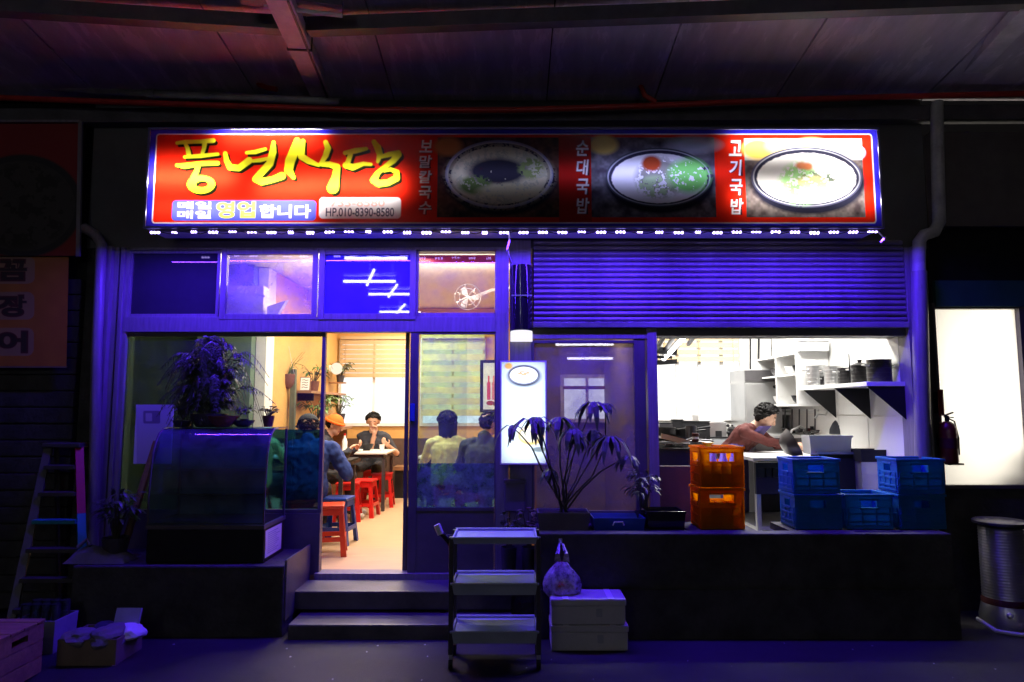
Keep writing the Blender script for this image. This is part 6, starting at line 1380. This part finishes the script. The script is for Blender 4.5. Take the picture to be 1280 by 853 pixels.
bm_.add(vs, [(j * (nx_ + 1) + i, j * (nx_ + 1) + i + 1, (j + 1) * (nx_ + 1) + i + 1, (j + 1) * (nx_ + 1) + i) for j in range(ny_) for i in range(nx_)]); obj('bag', bm_, M['rag'], cl_, smooth=True); obj('tie', MB().tube([(p0 + .05, -.5, ZB + .10), (p0 + .09, -.46, ZB + .15), (p0 + .13, -.48, ZB + .11)], .014, 8), M['rag'], cl_, smooth=True)

# ------------------------------------------------------------------ stepladder
ldr = thing('stepladder', 'grey folding stepladder with red and teal sections on one rail beside the blue post', 'ladder', (ax(70, -.3), -.3, 0)); yl = -.18; A = [at(61, 558, yl), at(99, 558, yl)]; zf_ = A[0].z
B0 = V((at(22, 745, -.55).x, -.62, 0.0)); B1 = V((at(106, 745, -.55).x + .06, -.62, 0.0)); red, teal = mat('ladder_red', (.5, .03, .05), .5), mat('ladder_teal', (.02, .25, .30), .5); lm = mat('ladder_grey', (.085, .08, .075), .45, metal=.2, var=.3)  # one rail is red, then teal, then grey; one step is teal
def rail(a, b, mats, nm='rail'):
    if len(mats) == 1: obj(nm, MB().beam(a, b, .055, .024), mats[0], ldr); return
    m_ = MB(); cut = [0, .38, .66, 1]
    for i in range(3): m_.beam(a.lerp(b, cut[i]), a.lerp(b, cut[i + 1] - .001), .055, .024, i)
    obj(nm, m_, mats, ldr)
rail(A[0], B0, [lm]); rail(A[1], B1, [red, teal, lm])
for a, x in ((A[0] + V((.02, .06, 0)), -.02), (A[1] + V((-.02, .06, 0)), -.02)): obj('rear_rail', MB().beam(a, V((a.x + (B0.x - A[0].x) * .5 if a.x < (A[0].x + A[1].x) / 2 else a.x + .1, -.0 - .04, 0.0)), .035, .02), lm, ldr)
for k in (.12, .27, .42, .57, .72, .87):
    p, q = A[0].lerp(B0, k), A[1].lerp(B1, k); obj('step', MB().beam(p + V((.02, .0, 0)), q - V((.02, 0, 0)), .085, .03), teal if .4 < k < .5 else lm, ldr, bevel=.003)
obj('top_cap', MB().box(A[0].x - .03, A[1].x + .03, yl - .04, yl + .1, zf_ - .01, zf_ + .025), lm, ldr, bevel=.008)
# ------------------------------------------------------------------ crates and boxes on the ground at the left
xr_ = -2.80; wc0 = thing('wooden_crate', 'old wooden crate with a hand hole catching purple light on its lid', 'crate', (-3.12, -1.46, 0)); zt_ = .315
for i, (y0, y1) in enumerate(((-1.66, -1.555), (-1.55, -1.445), (-1.44, -1.335), (-1.33, -1.265))): obj('plank', MB().box(-3.46, xr_ + .006, y0, y1, zt_ - .016 + .002 * (i % 2), zt_ + .002 * (i % 2)), M['wood'], wc0, bevel=.003)
for z0, z1 in ((.01, .10), (.105, .195), (.20, .297)):
    obj('plank', MB().box(-3.45, xr_ - .018, -1.655, -1.64, z0, z1), M['wood'], wc0, bevel=.002); obj('plank', MB().box(-3.45, xr_ - .018, -1.285, -1.27, z0, z1), M['wood'], wc0, bevel=.002)
    if z0 < .15: obj('plank', MB().box(xr_ - .016, xr_, -1.66, -1.268, z0, z1), M['wood'], wc0, bevel=.002)
    obj('plank', MB().box(-3.45, -3.435, -1.639, -1.286, z0, z1), M['wood'], wc0, bevel=.002)
b = MB().box(xr_ - .016, xr_, -1.66, -1.53, .20, .297).box(xr_ - .016, xr_, -1.40, -1.268, .20, .297).box(xr_ - .016, xr_, -1.529, -1.401, .20, .228).box(xr_ - .016, xr_, -1.529, -1.401, .264, .297); obj('handle_board', b, M['wood'], wc0)
gx0, gx1, gy = ax(14, -.95, 760), ax(70, -.95, 760), -.95; gz = az(790, gy)
gc = thing('glass_crate', 'dark grey crate holding drinking glasses behind the wooden crate', 'crate', ((gx0 + gx1) / 2, gy + .1, 0)); obj('body', open_box(gx0, gx1, gy, gy + .24, .0, az(777, gy), .01, .01), M['grey_plastic'], gc)
for i in range(8):
    t = thing('drinking_glass', 'clear upturned drinking glass in the dark grey crate', 'glass', (gx0 + .05 + (i % 4) * (gx1 - gx0 - .1) / 3, gy + .07 + .10 * (i // 4), az(777, gy) - .06), 0, 'glasses in the crate'); obj('body', MB().lathe([(.036, 0), (.03, .15), (0, .15), (0, .145), (.027, .145), (.033, 0)], n=14), M['bottle_glass'], t, smooth=True, world=False); obj('rim', MB().tube([(.0362 * math.cos(a * .524), .0362 * math.sin(a * .524), .0) for a in range(13)], .002, 5), M['bottle_glass'], t, world=False)
jx0, jx1, jy = ax(77, -1.1, 805), ax(150, -1.1, 805), -1.14; jz = az(800, jy)
jb = thing('junk_box', 'grey cardboard box full of plastic bags and rags beside the wooden crate', 'box', ((jx0 + jx1) / 2, jy + .15, 0)); obj('body', open_box(jx0, jx1, jy, jy + .3, 0, jz, .008, .0), M['card'], jb)
for i, (dx, dy, r_, m_, lab) in enumerate(((.10, .08, .10, 'rag', 'pale crumpled bag at the near corner of the junk box'), (.25, .10, .12, 'rag', 'white crumpled bag in the middle of the junk box'), (.34, .18, .09, 'cloudy_plastic', 'bluish plastic wrap at the far end of the junk box'), (.16, .22, .09, 'jacket_dark', 'dark rag at the back of the junk box'))):
    bm = bmesh.new(); bmesh.ops.create_icosphere(bm, subdivisions=3, radius=r_)
    for v in bm.verts: v.co *= 1 + .35 * mnoise.noise(v.co * 14 + V((i * 3, 0, 0))); v.co.z *= .55
    me = bpy.data.meshes.new('rag_bag'); bm.to_mesh(me); bm.free(); me.materials.append(M[m_]); o = link('rag_bag', me, None, (jx0 + dx, jy + dy, jz - .01)); tag(o, lab, 'bag', 'bags in the junk box')
fl = thing('loose_carton', 'flat dark carton lying open at the back of the junk box', 'box', (jx1 - .02, jy + .27, jz)); obj('panel', MB().obox((jx1 - .07, jy + .24, jz + .05), (.16, .02, .14), Matrix.Rotation(R(-18), 3, 'X')), M['grey_plastic'], fl)

# ------------------------------------------------------------------ trolley
tr = thing('utility_trolley', 'three tier grey plastic utility trolley standing in front of the steps', 'trolley', (ax(615, -1.05), -1.05, 0)); tx0, tx1 = ax(561, -1.2, 740), ax(676, -1.2, 740); ty0, ty1 = -1.235, -.92
def tray(zt, zb):
    b = open_box(tx0 + .02, tx1 - .02, ty0, ty1, zb, zt, .012, .012); o = obj('tray', b, M['tray_plastic'], tr, bevel=.004)
    obj('liner', MB().box(tx0 + .034, tx1 - .034, ty0 + .014, ty1 - .014, zb + .013, zt - .014), M['tray_plastic'], o, bevel=.004)
    for ya, yb in ((ty0 - .012, ty0 - .0005), (ty1 + .0005, ty1 + .012)): obj('lip', MB().box(tx0 + .012, tx1 - .012, ya, yb, zt - .012, zt + .002), M['tray_plastic'], o, bevel=.003)
zt1 = az(681, ty0) + .03; tray(zt1 - .03 + .045, zt1 - .03); tray(az(729, ty0) + .0, az(745, ty0)); tray(az(789, ty0), az(806, ty0))
ztop_ = zt1 + .012
for x in (tx0, tx1 - .03):
    for y in (ty0 + .01, ty1 - .045): obj('post', MB().box(x, x + .03, y, y + .035, .09, ztop_), M['dark_steel'], tr, bevel=.006)
for x in (tx0 + .015, tx1 - .015):
    for y in (ty0 + .03, ty1 - .03):
        c_ = obj('caster', MB().box(x - .012, x + .012, y - .012, y + .012, .06, .089), M['steel'], tr); obj('wheel', MB().lathe([(.012, -.014), (.036, -.012), (.036, .012), (.012, .014)], c=(x, y + .012, .0365), n=16, rot=Matrix.Rotation(R(90), 3, 'Y')), M['black'], c_)
obj('handle', MB().tube([V((tx0 + .01, ty0 + .05, ztop_ - .05)), at(556, 671, ty0 + .05), at(549, 664, ty0 + .05), at(546, 657, ty0 + .05)], .017, 10).tube([at(549, 664, ty0 + .05), at(549, 664, ty1 - .03)], .014, 8).tube([V((tx0 + .01, ty1 - .04, ztop_ - .05)), at(556, 671, ty1 - .03), at(549, 664, ty1 - .03)], .017, 10), M['black'], tr, smooth=True); obj('grip', MB().tube([at(551, 668, ty0 + .046), at(546, 656, ty0 + .046)], .021, 10), M['white_plastic'], tr, smooth=True)
# ------------------------------------------------------------------ foam boxes and hanging bag
by0, by1 = -.90, -.64; fx0, fx1 = ax(688, -.9, 780), ax(785, -.9, 780); hz = az(749, by0) / 2
def foam(label, x0, x1, z0, z1):
    t = thing('foam_box', label, 'box', ((x0 + x1) / 2, (by0 + by1) / 2, z0), 0, 'foam boxes beside the trolley'); h = z1 - z0
    obj('body', MB().box(x0 + .006, x1 - .006, by0 + .006, by1 - .006, z0 + .001, z0 + h * .72), M['styrofoam'], t, bevel=.008); l_ = obj('lid', MB().box(x0, x1, by0, by1, z0 + h * .725, z1 - .001), M['styrofoam'], t, bevel=.01); 
    obj('mark', MB().box((x0 + x1) / 2 + .05, (x0 + x1) / 2 + .09, by0 + .0035, by0 + .0055, z0 + h * .3, z0 + h * .62), M['grey_plastic'], t); 
    for q in (.2, .8): obj('tape', MB().box(x0 + (x1 - x0) * q - .02, x0 + (x1 - x0) * q + .02, by0 - .0012, by1 + .001, z1 - .0012, z1 + .0006), M['cloudy_plastic'], l_)
foam('lower white foam box on the ground beside the trolley', fx0, fx1 + .006, 0.002, hz); foam('upper white foam box with a lit lid beside the trolley', fx0 + .002, fx1 - .008, hz + .001, hz * 2)
bg = thing('plastic_bag', 'knotted translucent plastic bag with red contents hanging on the plinth wall', 'bag', (ax(700, -.70), -.74, az(745, -.7))); bx, bz0, bz1 = ax(700, -.72), az(746, -.72), az(683, -.72); Hh = bz1 - bz0; n_ = 26; pr = [(.0, 0), (.09, .005), (.125, .05), (.130, .11), (.115, .17), (.085, .22), (.055, .26), (.03, .29)]; vs = []
for r_, z in pr:
    for j in range(n_):
        a = 2 * math.pi * j / n_; k = 1 + .16 * mnoise.noise(V((math.cos(a) * 2.4, math.sin(a) * 2.4, z * 6))) + .06 * math.sin(a * 7 + z * 20) * (z / .3); vs.append((bx + math.cos(a) * r_ * k, -.755 + math.sin(a) * r_ * .62 * k, bz0 + z / .29 * Hh * .72))
obj('film', MB().add(vs, [(i * n_ + j, i * n_ + (j + 1) % n_, (i + 1) * n_ + (j + 1) % n_, (i + 1) * n_ + j) for i in range(len(pr) - 1) for j in range(n_)]), M['bag'], bg, smooth=True); hd_ = MB(); zk_ = bz0 + Hh * .72
for sg_ in (-1, 1): hd_.ribbon([(bx + sg_ * .028, -.755, zk_ - .01), (bx + sg_ * .03, -.76, zk_ + Hh * .14), (bx + sg_ * .014, -.70, bz1 + .005), (bx + sg_ * .010, -.668, bz1 + .008)], [.05, .03, .016, .02], (1, 0, 0), sag=.3)
obj('handle', hd_, M['bag'], bg); cnt = MB(); rn = random.Random(8)
for i in range(7): cnt.ball((bx + rn.uniform(-.07, .07), -.755 + rn.uniform(-.03, .03), bz0 + rn.uniform(.035, .10)), .042, 0 if i % 2 else 1, 10)
obj('contents', cnt, [M['red_plastic'], M['card']], bg, smooth=True); hk = thing('wall_hook', 'small steel hook on the plinth wall holding the plastic bag', 'hook', (bx, -.63, bz1)); obj('hook', MB().tube([(bx, -.631, bz1 + .02), (bx, -.675, bz1 + .006), (bx, -.69, bz1 + .02)], .005, 6).box(bx - .012, bx + .012, -.6345, -.6305, bz1, bz1 + .035), M['steel'], hk)
# ------------------------------------------------------------------ right side: extinguisher, sign plate, bin
ye = -.12; ex = thing('fire_extinguisher', 'dark red fire extinguisher hanging by the glowing frosted window', 'extinguisher', at(1187, 580, ye)); p, q = at(1187, 579, ye), at(1187, 527, ye); r_ = ax(1197, ye) - ax(1187, ye); h = q.z - p.z
obj('cylinder', MB().lathe([(r_ * .9, 0), (r_, .012), (r_, h * .8), (r_ * .8, h * .93), (r_ * .35, h), (0, h)], c=p, n=20), M['red_dark'], ex, smooth=True); obj('valve', MB().tube([p + V((0, 0, h)), p + V((0, 0, h + .045))], .016, 10).beam(p + V((-.02, 0, h + .045)), p + V((.05, 0, h + .07)), .018, .01).beam(p + V((-.02, 0, h + .035)), p + V((.05, 0, h + .03)), .018, .008), M['black'], ex); obj('hose', MB().tube([p + V((.0, 0, h + .03)), p + V((.045, -.02, h)), p + V((r_ + .006, -.02, h * .6)), p + V((r_ + .004, -.02, h * .2))], .006, 8), M['black'], ex, smooth=True); obj('foot', MB().box(p.x - .02, p.x + r_ + .03, ye - .03, ye + .03, p.z - .014, p.z - .001), M['black'], ex); obj('bracket', MB().box(p.x - .03, p.x + .03, ye + r_ - .004, -.019, p.z + h * .4, p.z + h * .7), M['black'], ex); obj('label_plate', MB().lathe([(r_ + .001, h * .35), (r_ + .001, h * .6)], c=p, n=20), M['maroon'], ex, smooth=True)
rp_ = thing('red_plate', 'small dark red plate on the wall above the fire extinguisher', 'sign', at(1176, 500, -.06)); p, q = at(1172, 487, -.06), at(1181, 520, -.06); obj('plate', MB().box(p.x, q.x, -.06, -.05, q.z, p.z), M['red_dark'], rp_, bevel=.003); obj('mount', MB().box(p.x + .01, q.x - .01, -.049, .02, q.z + .02, p.z - .02), M['black'], rp_)
bi = thing('metal_bin', 'ribbed translucent bin with a metal lid and a hose beside the low wall', 'bin', (at(1251, 660, -.35).x, -.35, 0)); r_ = ax(1278, -.35, 650) - ax(1251, -.35, 650); zt_ = az(652, -.35); pr = [(r_ * 1.05, .0), (r_ * 1.08, .06), (r_ * .95, .16)]
for i in range(26): z = .17 + i * (zt_ - .2) / 26; pr += [(r_ * .90, z), (r_ * .925, z + .007), (r_ * .90, z + .014)]
obj('body', MB().lathe(pr, n=32), M['steel'], bi, smooth=True, world=False); obj('lid', MB().lathe([(r_ * .9, zt_ - .02), (r_ * 1.12, zt_ - .014), (r_ * 1.13, zt_ + .004), (r_ * 1.05, zt_ + .012), (r_ * .5, zt_ + .02), (0, zt_ + .022)], n=32), M['dark_steel'], bi, smooth=True, world=False); obj('band', MB().lathe([(r_ * .96, .155), (r_ * .97, .18), (r_ * .93, .2)], n=32), M['maroon'], bi, smooth=True, world=False); obj('valve', MB().ball((-.09, -r_ * 1.02, .11), .022, 0, 10), M['steel'], bi, world=False)
hs2 = thing('rubber_hose', 'pale rubber hose looped on the ground around the bin foot', 'hose', (bi.location.x, -.6, 0)); bxx = bi.location.x; obj('hose', MB().tube([V((bxx + .35, -.5, .22)), V((bxx + .24, -.60, .10)), V((bxx + .08, -.64, .018)), V((bxx - .10, -.62, .016)), V((bxx - .22, -.55, .02)), V((bxx - .25, -.40, .06))], .013, 8), M['cloudy_plastic'], hs2, smooth=True)
lt = MB(); rn = random.Random(77)
for i in range(70):
    x, y, s_ = rn.uniform(-3, 3.4), rn.uniform(-2.6, -.75), rn.uniform(.005, .02); a = rn.uniform(0, 3); lt.add([(x, y, .003), (x + math.cos(a) * s_, y + math.sin(a) * s_, .006), (x + math.cos(a + 1.2) * s_, y + math.sin(a + 1.2) * s_, .004)], [(0, 1, 2)])
obj('litter', lt, M['paper'], None, kind='stuff')
